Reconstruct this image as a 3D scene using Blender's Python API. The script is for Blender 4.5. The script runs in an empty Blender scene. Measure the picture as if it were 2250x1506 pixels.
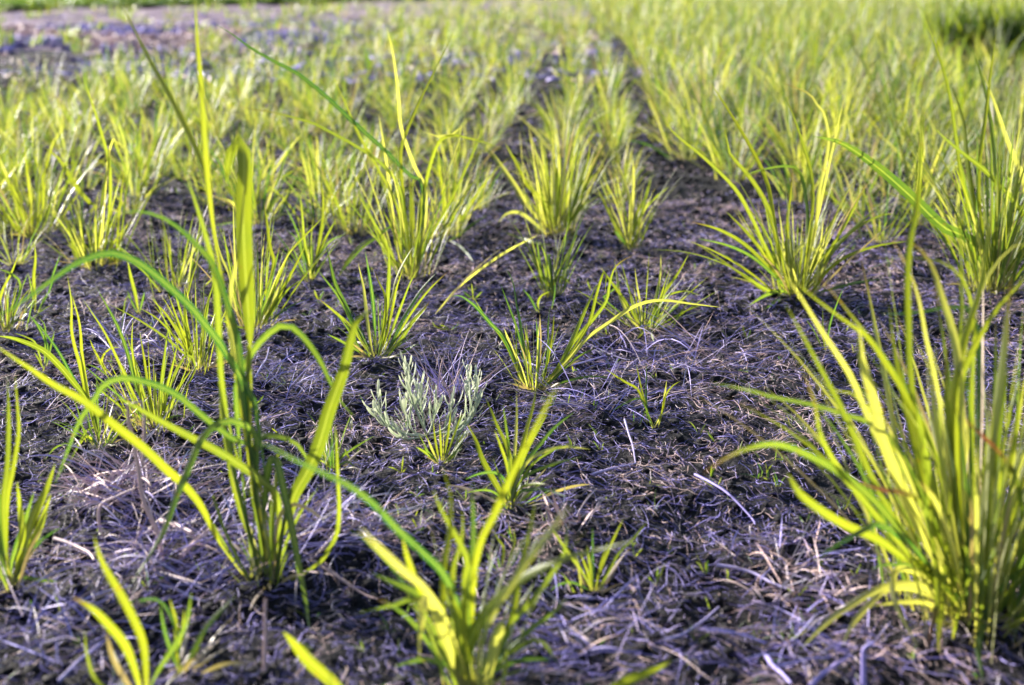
import bpy, math, random
import numpy as np

# ------------------------------------------------------------------ camera, sky, sun, exposure
C = bpy.context.scene
COL = C.collection
CAM_H = 0.55
PITCH = math.radians(15.3)
FPX = 3125.0                     # focal length in pixels of the 2250 px wide photograph
cam_d = bpy.data.cameras.new("camera")
cam = bpy.data.objects.new("camera", cam_d)
COL.objects.link(cam)
cam.location = (0, 0, CAM_H)
cam.rotation_euler = (math.pi / 2 - PITCH, 0, 0)
cam_d.sensor_width = 36.0
cam_d.lens = 50.0
cam_d.clip_start = 0.02
cam_d.clip_end = 2000
cam_d.dof.use_dof = True
cam_d.dof.focus_distance = 1.78
cam_d.dof.aperture_fstop = 5.0
C.camera = cam

SUN_AZ = math.radians(-56)       # direction towards the sun, from +Y turning to +X
SUN_EL = math.radians(19)
w = bpy.data.worlds.new("World")
C.world = w
w.use_nodes = True
nt = w.node_tree
bg = nt.nodes["Background"]
sky = nt.nodes.new("ShaderNodeTexSky")
sky.sky_type = 'NISHITA'
sky.sun_disc = False
sky.sun_elevation = SUN_EL
sky.sun_rotation = SUN_AZ
nt.links.new(sky.outputs[0], bg.inputs[0])
bg.inputs[1].default_value = 0.07
sun_d = bpy.data.lights.new("sun", 'SUN')
sun_d.energy = 5.0
sun_d.angle = math.radians(0.5)
sun_d.color = (1.0, 0.93, 0.82)
sun = bpy.data.objects.new("sun", sun_d)
COL.objects.link(sun)
to_sun = (math.sin(SUN_AZ) * math.cos(SUN_EL), math.cos(SUN_AZ) * math.cos(SUN_EL), math.sin(SUN_EL))
sun.rotation_euler = (math.pi / 2 - SUN_EL, 0, math.pi - SUN_AZ)
C.view_settings.view_transform = 'Standard'
C.view_settings.look = 'None'
C.view_settings.gamma = 1
C.view_settings.exposure = 1.65
C.cycles.max_bounces = 8
C.cycles.transmission_bounces = 4
C.cycles.diffuse_bounces = 3
C.cycles.use_denoising = True
C.cycles.denoiser = 'OPENIMAGEDENOISE'
C.cycles.denoising_input_passes = 'RGB_ALBEDO_NORMAL'

R = random.Random(11)
NR = np.random.RandomState(7)

# ------------------------------------------------------------------ from the plot plan (measured on the photograph) to metres
cp, sp = math.cos(PITCH), math.sin(PITCH)


def ray(px, py):
    x, y = (px - 1125) / FPX, (py - 753) / FPX
    return np.array([x, cp - y * sp, -sp - y * cp])


def ground_at(px, py):
    d = ray(px, py)
    if d[2] > -1e-4:
        return None
    return d * (CAM_H / -d[2]) + np.array([0, 0, CAM_H])


def at_depth(px, py, Y):
    d = ray(px, py)
    return d * (Y / d[1]) + np.array([0, 0, CAM_H])


# ------------------------------------------------------------------ ground height
def _hash(ix, iy, s):
    h = (ix * 374761393 + iy * 668265263 + s * 974634721) & 0x7fffffff
    h = ((h ^ (h >> 13)) * 1274126177) & 0x7fffffff
    return ((h ^ (h >> 16)) & 0xffff) / 65535.0


def vnoise(x, y, s=0):
    x = np.asarray(x, float); y = np.asarray(y, float)
    ix = np.floor(x).astype(np.int64); iy = np.floor(y).astype(np.int64)
    fx = x - ix; fy = y - iy
    fx = fx * fx * (3 - 2 * fx); fy = fy * fy * (3 - 2 * fy)
    a = _hash(ix, iy, s); b = _hash(ix + 1, iy, s); c = _hash(ix, iy + 1, s); d = _hash(ix + 1, iy + 1, s)
    return (a + (b - a) * fx) * (1 - fy) + (c + (d - c) * fx) * fy


MOUNDS = []                      # (x, y, radius, height)


def height(x, y):
    x = np.asarray(x, float); y = np.asarray(y, float)
    h = 0.020 * (vnoise(x / .22, y / .22, 1) - .5) + 0.011 * (vnoise(x / .07, y / .07, 2) - .5) \
        + 0.009 * (vnoise(x / .025, y / .025, 3) - .5) + 0.004 * (vnoise(x / .010, y / .010, 4) - .5)
    for mx, my, r, a in MOUNDS:
        h = h + a * np.exp(-((x - mx) ** 2 + (y - my) ** 2) / (r * r))
    return h - 0.004


# ------------------------------------------------------------------ mesh helpers
def fast_mesh(name, verts, quads, attrs=None, mat=None, smooth=True):
    me = bpy.data.meshes.new(name)
    n, q = len(verts), len(quads)
    me.vertices.add(n)
    me.vertices.foreach_set("co", np.ascontiguousarray(verts, dtype=np.float32).ravel())
    me.loops.add(q * 4)
    me.loops.foreach_set("vertex_index", np.ascontiguousarray(quads, dtype=np.int32).ravel())
    me.polygons.add(q)
    me.polygons.foreach_set("loop_start", np.arange(0, q * 4, 4, dtype=np.int32))
    me.update(calc_edges=True)
    me.polygons.foreach_set("use_smooth", np.full(q, smooth, dtype=bool))
    for k, v in (attrs or {}).items():
        a = me.attributes.new(k, 'FLOAT', 'POINT')
        a.data.foreach_set("value", np.ascontiguousarray(v, dtype=np.float32))
    if mat:
        me.materials.append(mat)
    return me


class Geo:
    """collects strips and tubes into one mesh"""
    KEYS = ("t", "u", "tone", "red", "dry", "pale")

    def __init__(self):
        self.v, self.q, self.n = [], [], 0
        self.a = {k: [] for k in self.KEYS}

    def add(self, v, q, **a):
        v = np.asarray(v, float).reshape(-1, 3)
        self.v.append(v)
        self.q.append(np.asarray(q, int).reshape(-1, 4) + self.n)
        self.n += len(v)
        for k in self.KEYS:
            x = a.get(k, 0.0)
            self.a[k].append(np.full(len(v), x, float) if np.isscalar(x) else np.asarray(x, float).ravel())

    def merge(self, other, M, off, scale):
        """a turned and scaled copy of another Geo"""
        V = np.concatenate(other.v) @ M.T * scale + off
        Q = np.concatenate(other.q)
        self.add(V, Q, **{k: np.concatenate(other.a[k]) for k in self.KEYS})

    def mesh(self, name, mat, origin=(0, 0, 0)):
        return fast_mesh(name, np.concatenate(self.v) - np.asarray(origin), np.concatenate(self.q),
                         {k: np.concatenate(self.a[k]) for k in self.KEYS}, mat)

    def build(self, name, mat, parent=None, origin=(0, 0, 0)):
        o = bpy.data.objects.new(name, self.mesh(name, mat, origin))
        COL.objects.link(o)
        if parent:
            o.parent = parent
        return o


def spline(P, n):
    """Catmull-Rom through P, n points evenly by arc length"""
    P = np.asarray(P, float)
    if len(P) == 2:
        P = np.array([P[0], P[0] * .5 + P[1] * .5, P[1]])
    Q = np.vstack([2 * P[0] - P[1], P, 2 * P[-1] - P[-2]])
    out = []
    for i in range(1, len(Q) - 2):
        p0, p1, p2, p3 = Q[i - 1:i + 3]
        for t in np.linspace(0, 1, 12, endpoint=False):
            out.append(.5 * ((2 * p1) + (p2 - p0) * t + (2 * p0 - 5 * p1 + 4 * p2 - p3) * t * t
                             + (3 * p1 - p0 - 3 * p2 + p3) * t ** 3))
    out.append(P[-1])
    out = np.array(out)
    s = np.concatenate([[0], np.cumsum(np.linalg.norm(np.diff(out, axis=0), axis=1))])
    u = np.linspace(0, s[-1], n)
    return np.stack([np.interp(u, s, out[:, k]) for k in range(3)], 1)


def norm(v):
    return v / np.maximum(np.linalg.norm(v, axis=-1, keepdims=True), 1e-9)


def blade(g, P, width, n=12, side=None, face=None, roll=0.0, twist=0.0, fold=.16, base=.55, peak=.4, blunt=1.0, wave=0.0, foot=0.0, **a):
    """one grass leaf: three vertices across (a shallow V), tapered; P runs from base to tip"""
    C_ = spline(P, n)
    T = norm(np.gradient(C_, axis=0))
    t = np.linspace(0, 1, n)
    if face is not None:                                   # the leaf's flat side looks towards this point
        S = norm(np.cross(T, norm(C_ - np.asarray(face))))
    else:
        s0 = np.asarray(side, float)
        S = norm(s0 - (T @ s0)[:, None] * T)
    N = norm(np.cross(S, T))
    ang = (roll + twist * (t - .3))[:, None]
    S, N = S * np.cos(ang) + N * np.sin(ang), N * np.cos(ang) - S * np.sin(ang)
    prof = np.where(t < peak, base + (1 - base) * np.sin(np.clip(t / peak, 0, 1) * math.pi / 2),
                    np.cos(np.clip((t - peak) / (1 - peak), 0, 1) ** (1.25 * blunt) * math.pi / 2) ** .85)
    if foot > .02:                                         # thin rolled sheath up to 'foot', then the open blade
        s_ = np.clip((t - foot) / (1 - foot), 0, 1)
        pk = .38
        prof = np.where(s_ < pk, base + (1 - base) * np.clip(s_ / pk, 0, 1) ** .8 * (2 - np.clip(s_ / pk, 0, 1) ** .8),
                        np.cos(np.clip((s_ - pk) / (1 - pk), 0, 1) ** (1.25 * blunt) * math.pi / 2) ** .85)
    wd = np.maximum(width * prof, width * .03)[:, None]
    wv = (wave * width * np.sin(t * 17 + roll * 9))[:, None]
    V = np.stack([C_ - S * wd / 2 + N * wv, C_ - N * fold * wd, C_ + S * wd / 2 - N * wv], 1)
    i = np.arange(n - 1)[:, None] * 3
    q = np.concatenate([i + np.array([[0, 1, 4, 3]]), i + np.array([[1, 2, 5, 4]])])
    tt = np.repeat(t, 3)
    uu = np.tile([-1.0, 0.0, 1.0], n)
    g.add(V, q, t=tt, u=uu, **a)


def tube(g, P, r0, r1, n=10, k=6, **a):
    C_ = spline(P, n)
    T = norm(np.gradient(C_, axis=0))
    up = np.array([0.3, 1.0, 0.2]) if abs(T[0][1]) < .9 else np.array([1.0, 0, .2])
    A = norm(np.cross(T, up)); B = norm(np.cross(T, A))
    rr = np.linspace(r0, r1, n)[:, None, None]
    th = np.linspace(0, 2 * math.pi, k, endpoint=False)
    V = C_[:, None, :] + rr * (A[:, None, :] * np.cos(th)[None, :, None] + B[:, None, :] * np.sin(th)[None, :, None])
    q = []
    for i in range(n - 1):
        for j in range(k):
            q.append([i * k + j, i * k + (j + 1) % k, (i + 1) * k + (j + 1) % k, (i + 1) * k + j])
    g.add(V, q, t=np.repeat(np.linspace(0, 1, n), k), u=np.tile(np.cos(th), n), **a)


# ------------------------------------------------------------------ materials
def new_mat(name):
    m = bpy.data.materials.new(name)
    m.use_nodes = True
    t = m.node_tree
    for n_ in list(t.nodes):
        t.nodes.remove(n_)
    out = t.nodes.new("ShaderNodeOutputMaterial")
    return m, t, out


def attr(t, name):
    n_ = t.nodes.new("ShaderNodeAttribute"); n_.attribute_name = name
    return n_.outputs["Fac"]


def math_n(t, op, a, b=None, c=None, clamp=False):
    n_ = t.nodes.new("ShaderNodeMath"); n_.operation = op; n_.use_clamp = clamp
    for i, x in enumerate((a, b, c)):
        if x is None:
            continue
        if isinstance(x, (int, float)):
            n_.inputs[i].default_value = x
        else:
            t.links.new(x, n_.inputs[i])
    return n_.outputs[0]


def mix_c(t, f, a, b, mode='MIX'):
    n_ = t.nodes.new("ShaderNodeMix"); n_.data_type = 'RGBA'; n_.blend_type = mode
    for s, x in ((n_.inputs[0], f), (n_.inputs[6], a), (n_.inputs[7], b)):
        if isinstance(x, (int, float)):
            s.default_value = x
        elif isinstance(x, tuple):
            s.default_value = (*x, 1)
        else:
            t.links.new(x, s)
    return n_.outputs[2]


def noise(t, scale, detail=2, rough=.5, vec=None, out=0, dim='3D'):
    n_ = t.nodes.new("ShaderNodeTexNoise")
    n_.inputs["Scale"].default_value = scale; n_.inputs["Detail"].default_value = detail
    n_.inputs["Roughness"].default_value = rough
    if vec is not None:
        t.links.new(vec, n_.inputs["Vector"])
    return n_.outputs[out]


def ramp(t, f, stops):
    n_ = t.nodes.new("ShaderNodeValToRGB")
    e = n_.color_ramp.elements
    while len(e) < len(stops):
        e.new(.5)
    for el, (p, c) in zip(e, stops):
        el.position = p; el.color = (*c, 1)
    t.links.new(f, n_.inputs[0])
    return n_.outputs[0]


def smooth(t, x, lo, hi):
    n_ = t.nodes.new("ShaderNodeMapRange"); n_.interpolation_type = 'SMOOTHSTEP'
    t.links.new(x, n_.inputs[0]); n_.inputs[1].default_value = lo; n_.inputs[2].default_value = hi
    return n_.outputs[0]


def leaf_material(name, green=(.032, .100, .046), yellow=(.195, .222, .024), trans=1.0, weight=.50, tint=(2.0, 1.95, .50), rough=.42):
    m, t, out = new_mat(name)
    T, U, tone, red, dry, pale = (attr(t, k) for k in Geo.KEYS)
    geo = t.nodes.new("ShaderNodeNewGeometry")
    oi = t.nodes.new("ShaderNodeObjectInfo")
    co = t.nodes.new("ShaderNodeTexCoord").outputs["Object"]
    blot = noise(t, 38, 3, .6, co)
    tn = math_n(t, 'ADD', tone, math_n(t, 'MULTIPLY', math_n(t, 'SUBTRACT', oi.outputs["Random"], .5), .30))
    tn = math_n(t, 'ADD', tn, math_n(t, 'MULTIPLY', math_n(t, 'SUBTRACT', blot, .5), .55), clamp=True)
    base = mix_c(t, tn, green, yellow)
    # fine parallel veins and a paler midrib
    vein = math_n(t, 'SINE', math_n(t, 'MULTIPLY', U, 19.0))
    base = mix_c(t, math_n(t, 'MULTIPLY_ADD', vein, .17, .17), base, mix_c(t, .5, base, (.02, .06, .01)))
    rib = math_n(t, 'SUBTRACT', 1.0, smooth(t, math_n(t, 'ABSOLUTE', U), .03, .16))
    base = mix_c(t, math_n(t, 'MULTIPLY', rib, .6), base, (.36, .42, .16))
    base = mix_c(t, math_n(t, 'MULTIPLY', pale, .6), base, (.66, .64, .56) if 'woolly' in name else (.56, .54, .34))  # pale blades, with whitish sun glint put into their colour too
    if 'woolly' in name:                                   # felted white margins, with bright highlights painted into edges and tips
        base = mix_c(t, math_n(t, 'MULTIPLY', math_n(t, 'MAXIMUM', smooth(t, math_n(t, 'ABSOLUTE', U), .35, 1.0), smooth(t, T, .45, 1.0)), .8), base, (.74, .75, .70))
    # bleached or purple leaf base, rusty tip
    foot = math_n(t, 'SUBTRACT', 1.0, smooth(t, T, .0, .16))
    base = mix_c(t, math_n(t, 'MULTIPLY', foot, .5), base, (.30, .26, .17))
    rd = math_n(t, 'MULTIPLY', red, math_n(t, 'MULTIPLY', smooth(t, T, .78, 1.02), .8))
    rd = math_n(t, 'MAXIMUM', rd, math_n(t, 'SUBTRACT', red, 1.0), clamp=True)
    base = mix_c(t, rd, base, (.085, .017, .034))
    edge = math_n(t, 'MULTIPLY', smooth(t, math_n(t, 'ABSOLUTE', U), .75, 1.0), .0)
    spots = math_n(t, 'MULTIPLY', smooth(t, noise(t, 120, 2, .6, co), .66, .74), .35)
    base = mix_c(t, spots, base, (.22, .10, .04))
    base = mix_c(t, dry, base, mix_c(t, blot, (.26, .18, .14), (.56, .47, .40)))
    tr = mix_c(t, 1.0, base, tuple(trans * x for x in tint), 'MULTIPLY')
    p = t.nodes.new("ShaderNodeBsdfPrincipled")
    t.links.new(base, p.inputs["Base Color"])
    p.inputs["Roughness"].default_value = rough
    p.inputs["Specular IOR Level"].default_value = .2
    bmp = t.nodes.new("ShaderNodeBump"); bmp.inputs["Strength"].default_value = .25; bmp.inputs["Distance"].default_value = .0006
    t.links.new(vein, bmp.inputs["Height"]); t.links.new(bmp.outputs[0], p.inputs["Normal"])
    tl = t.nodes.new("ShaderNodeBsdfTranslucent")
    t.links.new(tr, tl.inputs["Color"])
    mx = t.nodes.new("ShaderNodeMixShader")
    t.links.new(math_n(t, 'MULTIPLY', math_n(t, 'MULTIPLY_ADD', dry, -.6, 1.0), weight), mx.inputs[0])
    t.links.new(p.outputs[0], mx.inputs[1]); t.links.new(tl.outputs[0], mx.inputs[2])
    gl = t.nodes.new("ShaderNodeBsdfGlossy"); gl.inputs["Roughness"].default_value = .42     # waxy leaf surface
    gl.inputs["Color"].default_value = (.95, .97, 1, 1)
    t.links.new(bmp.outputs[0], gl.inputs["Normal"])
    fr = t.nodes.new("ShaderNodeFresnel"); 
    t.links.new(math_n(t, 'MULTIPLY_ADD', geo.outputs["Backfacing"], -.716, 1.42), fr.inputs["IOR"])
    t.links.new(bmp.outputs[0], fr.inputs["Normal"])
    gm = t.nodes.new("ShaderNodeMixShader")
    t.links.new(math_n(t, 'MULTIPLY', fr.outputs[0], .15 if 'woolly' in name else .42, clamp=True), gm.inputs[0])
    t.links.new(mx.outputs[0], gm.inputs[1]); t.links.new(gl.outputs[0], gm.inputs[2])
    t.links.new(gm.outputs[0], out.inputs[0])
    return m


M_LEAF = leaf_material("grass_leaf")
M_DARK = leaf_material("dark_grass_leaf", (.012, .045, .012), (.03, .075, .012), .8, .35)
M_SILVER = leaf_material("woolly_leaf", (.06, .15, .09), (.25, .37, .22), 1.0, .28, (1.1, 1.15, .8), .7)


def straw_material():
    m, t, out = new_mat("dead_straw")
    tone, pale = attr(t, "tone"), attr(t, "pale")
    co = t.nodes.new("ShaderNodeTexCoord").outputs["Object"]
    c = ramp(t, tone, [(0.0, (.008, .006, .011)), (.24, (.022, .018, .05)), (.40, (.18, .145, .48)), (.68, (.44, .385, .92)),  # lilac stops hold the bluish tint of skylit shade
                       (.78, (.52, .35, .36)), (.90, (.66, .47, .44)), (1.0, (.78, .72, .88))])
    c = mix_c(t, math_n(t, 'MULTIPLY', noise(t, 160, 3, .6, co), .55), c, mix_c(t, .55, c, (.03, .022, .022)))
    c = mix_c(t, math_n(t, 'MULTIPLY', pale, .7), c, (.62, .54, .66))
    p = t.nodes.new("ShaderNodeBsdfPrincipled")
    t.links.new(c, p.inputs["Base Color"]); p.inputs["Roughness"].default_value = .55
    p.inputs["Specular IOR Level"].default_value = .4
    t.links.new(p.outputs[0], out.inputs[0])
    return m


M_STRAW = straw_material()


def soil_material():
    m, t, out = new_mat("dark_soil")
    co = t.nodes.new("ShaderNodeTexCoord").outputs["Object"]
    a = noise(t, 9, 4, .6, co); b = noise(t, 75, 4, .65, co); c_ = noise(t, 330, 3, .6, co)
    base = ramp(t, math_n(t, 'ADD', math_n(t, 'MULTIPLY', a, .35), math_n(t, 'MULTIPLY', b, .65)),
                [(.30, (.0015, .0012, .0025)), (.54, (.006, .005, .009)), (.72, (.030, .023, .038))])
    fleck = smooth(t, c_, .62, .72)
    base = mix_c(t, math_n(t, 'MULTIPLY', fleck, .75), base, mix_c(t, b, (.08, .065, .08), (.30, .23, .25)))
    moss = math_n(t, 'MULTIPLY', smooth(t, noise(t, 6.5, 3, .6, co), .63, .72), smooth(t, b, .45, .62))
    base = mix_c(t, math_n(t, 'MULTIPLY', moss, .55), base, (.045, .065, .012))
    p = t.nodes.new("ShaderNodeBsdfPrincipled")
    t.links.new(base, p.inputs["Base Color"]); p.inputs["Roughness"].default_value = .85
    p.inputs["Specular IOR Level"].default_value = .3
    bmp = t.nodes.new("ShaderNodeBump"); bmp.inputs["Strength"].default_value = .9; bmp.inputs["Distance"].default_value = .006
    t.links.new(math_n(t, 'ADD', b, math_n(t, 'MULTIPLY', c_, .5)), bmp.inputs["Height"])
    t.links.new(bmp.outputs[0], p.inputs["Normal"])
    t.links.new(p.outputs[0], out.inputs[0])
    return m


def plain_ground(name, c0, c1, s):
    m, t, out = new_mat(name)
    co = t.nodes.new("ShaderNodeTexCoord").outputs["Object"]
    f = math_n(t, 'ADD', math_n(t, 'MULTIPLY', noise(t, s, 5, .7, co), .72), math_n(t, 'MULTIPLY', noise(t, s * 9, 3, .6, co), .28))
    base = ramp(t, f, [(.32, c0), (.66, c1)])
    p = t.nodes.new("ShaderNodeBsdfPrincipled")
    t.links.new(base, p.inputs["Base Color"]); p.inputs["Roughness"].default_value = .9
    bmp = t.nodes.new("ShaderNodeBump"); bmp.inputs["Strength"].default_value = .8; bmp.inputs["Distance"].default_value = .02
    t.links.new(f, bmp.inputs["Height"]); t.links.new(bmp.outputs[0], p.inputs["Normal"])
    t.links.new(p.outputs[0], out.inputs[0])
    return m


M_SOIL = soil_material()
M_MULCH = plain_ground("mulch", (.07, .048, .07), (.56, .40, .48), 2.0)
M_STRIP = plain_ground("bare_strip_soil", (.04, .03, .05), (.32, .22, .31), 1.6)
M_LAWN = plain_ground("lawn_ground", (.03, .10, .015), (.09, .22, .03), 8)
M_SAND = plain_ground("sandy_track", (.40, .33, .28), (.66, .57, .49), 3)


def paint(name, col, rough=.5):
    m, t, out = new_mat(name)
    co = t.nodes.new("ShaderNodeTexCoord").outputs["Object"]
    p = t.nodes.new("ShaderNodeBsdfPrincipled")
    t.links.new(mix_c(t, noise(t, 30, 3, .6, co), col, tuple(.8 * x for x in col)), p.inputs["Base Color"])
    p.inputs["Roughness"].default_value = rough
    t.links.new(p.outputs[0], out.inputs[0])
    return m


M_STAKE = paint("stake_paint", (.78, .70, .68))


def tag(o, label=None, cat=None, group=None, kind=None):
    for k, v in (("label", label), ("category", cat), ("group", group), ("kind", kind)):
        if v:
            o[k] = v
    return o


def empty(name, loc):
    o = bpy.data.objects.new(name, None)
    o.empty_display_size = .03
    COL.objects.link(o)
    o.location = loc
    return o


# ------------------------------------------------------------------ hero plants: leaves measured on the photograph, tip first
# each leaf: (width px, lean away from the camera in m, look, "x,y x,y ..."); looks: y yellow, m mid, g green, p pale, d dry, r rusty tip, R all red
STYLE = {'y': .80, 'm': .58, 'g': .18, 'd': .5, 'p': .7, 'R': .5}


def look(code):
    a = dict(tone=STYLE[code[0]] + R.uniform(-.1, .1), red=0.0, dry=0.0, pale=0.0)
    if 'r' in code[1:]:
        a['red'] = 1.0
    if code[0] == 'R':
        a['red'] = 1.95
    if 'p' in code:
        a['pale'] = .75
    if 'd' in code:
        a['dry'] = 1.0
    return a


def pts(s):
    return [tuple(float(v) for v in p.split(',')) for p in s.split()]


def traced(base_px, leaf, Y0, b0, jitter=.010):
    """3-D centre line of one measured leaf, base first"""
    wpx, lean, code, s = leaf[:4]
    P = pts(s)[::-1]
    if math.hypot(P[0][0] - base_px[0], P[0][1] - base_px[1]) > 30 and 'n' not in code:
        j = 42 if base_px == (590, 1290) else 8
        P = [(base_px[0] + R.uniform(-j, j), base_px[1] + R.uniform(-6, 4))] + P
    n = len(P)
    out = []
    for i, (x, y) in enumerate(P):
        t = i / (n - 1)
        Y = Y0 + lean * t ** 1.3
        g = ground_at(x, y)
        if g is not None:
            Y = min(Y, g[1] - .006)
        out.append(at_depth(x, y, Y))
    return np.array(out)


def gen_leaf(b0, L, az, lean, bend, n=7, r=.012):
    """centre line of a leaf grown from b0"""
    d = np.array([math.cos(az), math.sin(az), 0])
    p = np.array(b0, float) + d * r + np.array([R.uniform(-.5, .5), R.uniform(-.5, .5), 0]) * r
    out = [p.copy()]
    for i in range(n):
        th = lean + bend * ((i + .5) / n) ** 1.4
        p = p + (d * math.sin(th) + np.array([0, 0, math.cos(th)])) * L / n
        out.append(p.copy())
    return np.array(out)


def hero(name, label, cat, base_px, leaves, gen=None, stems=(), group=None, mat=None, basal=0):
    b0 = ground_at(*base_px)
    b0[2] = 0.0
    Y0 = b0[1]
    root = empty(name, tuple(b0))
    tag(root, label, cat, group)
    mat = mat or M_LEAF
    eye = np.array([0, 0, CAM_H])
    for lf in leaves:
        P = traced(base_px, lf, Y0, b0)
        depth = float(np.mean(P[:, 1] * cp + (CAM_H - P[:, 2]) * sp))
        far_foot = math.hypot(pts(lf[3])[-1][0] - base_px[0], pts(lf[3])[-1][1] - base_px[1]) > 45
        g = Geo()
        roll = R.uniform(-.55, .55)
        wm = lf[0] * depth / FPX / math.cos(roll) * (.61 if lf[0] < 34 else .70)
        opt = dict(lf[4]) if len(lf) > 4 else {}
        if 'roll' in opt:
            roll = opt['roll']
        opt.setdefault('twist', R.uniform(-.7, .7))
        opt['base'] = min(opt.get('base', .5), .5) * .7 if lf[0] < 34 else opt.get('base', .5)
        opt.setdefault('peak', R.uniform(.3, .5))
        opt['roll'] = roll
        if far_foot:
            seg_l = np.linalg.norm(np.diff(P, axis=0), axis=1)
            opt['foot'] = opt.get('foot') or min(.6, float(seg_l[0] / seg_l.sum()) * .8)
            opt['base'] = min(.5, max(.06, .0017 / wm))
        a = look(lf[2])
        blade(g, P, wm, n=max(14, 3 * len(P)), face=eye, wave=R.uniform(0, .04), **opt, **a)
        if lf[2][0] == 'R' and 'd' not in lf[2]:            # withered from the tip to the middle, green below
            tt = g.a['t'][-1]
            s_ = np.clip((tt - .40) / .45, 0, 1)
            g.a['red'][-1] = 1 + .95 * s_ * s_ * (3 - 2 * s_)
        o = g.build("dry_leaf" if 'd' in lf[2] else "leaf_blade", mat, root, b0)
        if lf[2][0] == 'R':
            o["label"] = "leaf blade withered crimson from the tip"
        elif 'd' in lf[2]:
            o["label"] = "dry straw coloured leaf"
    for st in stems:
        wpx, lean, code, s = st
        P = traced(base_px, st, Y0, b0)
        depth = Y0 * cp + CAM_H * sp
        g = Geo()
        tube(g, P, wpx * depth / FPX * .42, wpx * depth / FPX * .30, n=12, k=7, **look(code))
        g.build("stem", mat, root, b0)
    if gen:
        k = dict(n=10, L=(.08, .2), lean=(.1, .6), bend=(.1, .9), w=(.003, .006), tone=(.3, .95), r=.015, red=.15, pale=.12, dry=.05, az=None)
        k.update(gen)
        wk = 1.0
        if k['n'] <= 34 and Y0 > 1.25:
            k['n'], wk = int(k['n'] * 1.7) + 5, .85
        for i in range(k['n']):
            L = R.uniform(*k['L'])
            az = R.uniform(0, 2 * math.pi) if k['az'] is None else R.uniform(*k['az'])
            le = R.uniform(*k['lean'])
            P = gen_leaf(b0, L, az, le, R.uniform(*k['bend']), r=k['r'] * R.uniform(.1, 1))
            P[:, 2] = np.maximum(P[:, 2], .003)
            g = Geo()
            isdry = R.random() < k['dry']
            blade(g, P, R.uniform(*k['w']) * .66 * wk, n=11, side=(-math.sin(az), math.cos(az), 0), roll=R.uniform(-1.3, 1.3), twist=R.uniform(-1, 1),
                  base=.5, peak=R.uniform(.25, .5), tone=R.uniform(*k['tone']), red=1.0 if R.random() < k['red'] else 0,
                  pale=R.uniform(.4, .9) if R.random() < k['pale'] else 0, dry=1.0 if isdry else 0.0)
            g.build("dry_leaf" if isdry else "leaf_blade", mat, root, b0)
    if gen and gen.get('fill'):                            # the finest, uncountable blades inside a dense clump: one part
        g = Geo()
        for i in range(gen['fill']):
            az = R.uniform(0, 2 * math.pi)
            P = gen_leaf(b0, R.uniform(*k['L']) * .85, az, abs(R.gauss(0, .3)), R.uniform(*k['bend']), r=k['r'] * R.uniform(.1, 1.1))
            P[:, 2] = np.maximum(P[:, 2], .003)
            blade(g, P, R.uniform(.0018, .0042), n=9, side=(-math.sin(az), math.cos(az), 0), roll=R.uniform(-1.3, 1.3), twist=R.uniform(-1, 1), base=.5,
                  peak=R.uniform(.25, .5), tone=R.uniform(.1, 1), red=1.0 if R.random() < .4 else 0, pale=R.choice([0, 0, .5, .9]), dry=1.0 if R.random() < .08 else 0)
        o = g.build("fine_blades", mat, root, b0)
        o["kind"] = "stuff"
    for i in range(basal):                                  # withered leaves round the foot
        az = R.uniform(0, 2 * math.pi)
        P = gen_leaf(b0, R.uniform(.03, .08), az, R.uniform(.7, 1.3), R.uniform(.2, .7), r=.01)
        P[:, 2] = np.maximum(P[:, 2], .004)
        g = Geo()
        blade(g, P, R.uniform(.0025, .005), n=9, side=(-math.sin(az), math.cos(az), 0), roll=R.uniform(-1, 1), twist=R.uniform(-2, 2),
              tone=.3, red=R.choice([0, 0, 1.6, 1.9]), dry=R.uniform(.6, 1))
        g.build("dry_leaf", mat, root, b0)
    return root


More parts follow.
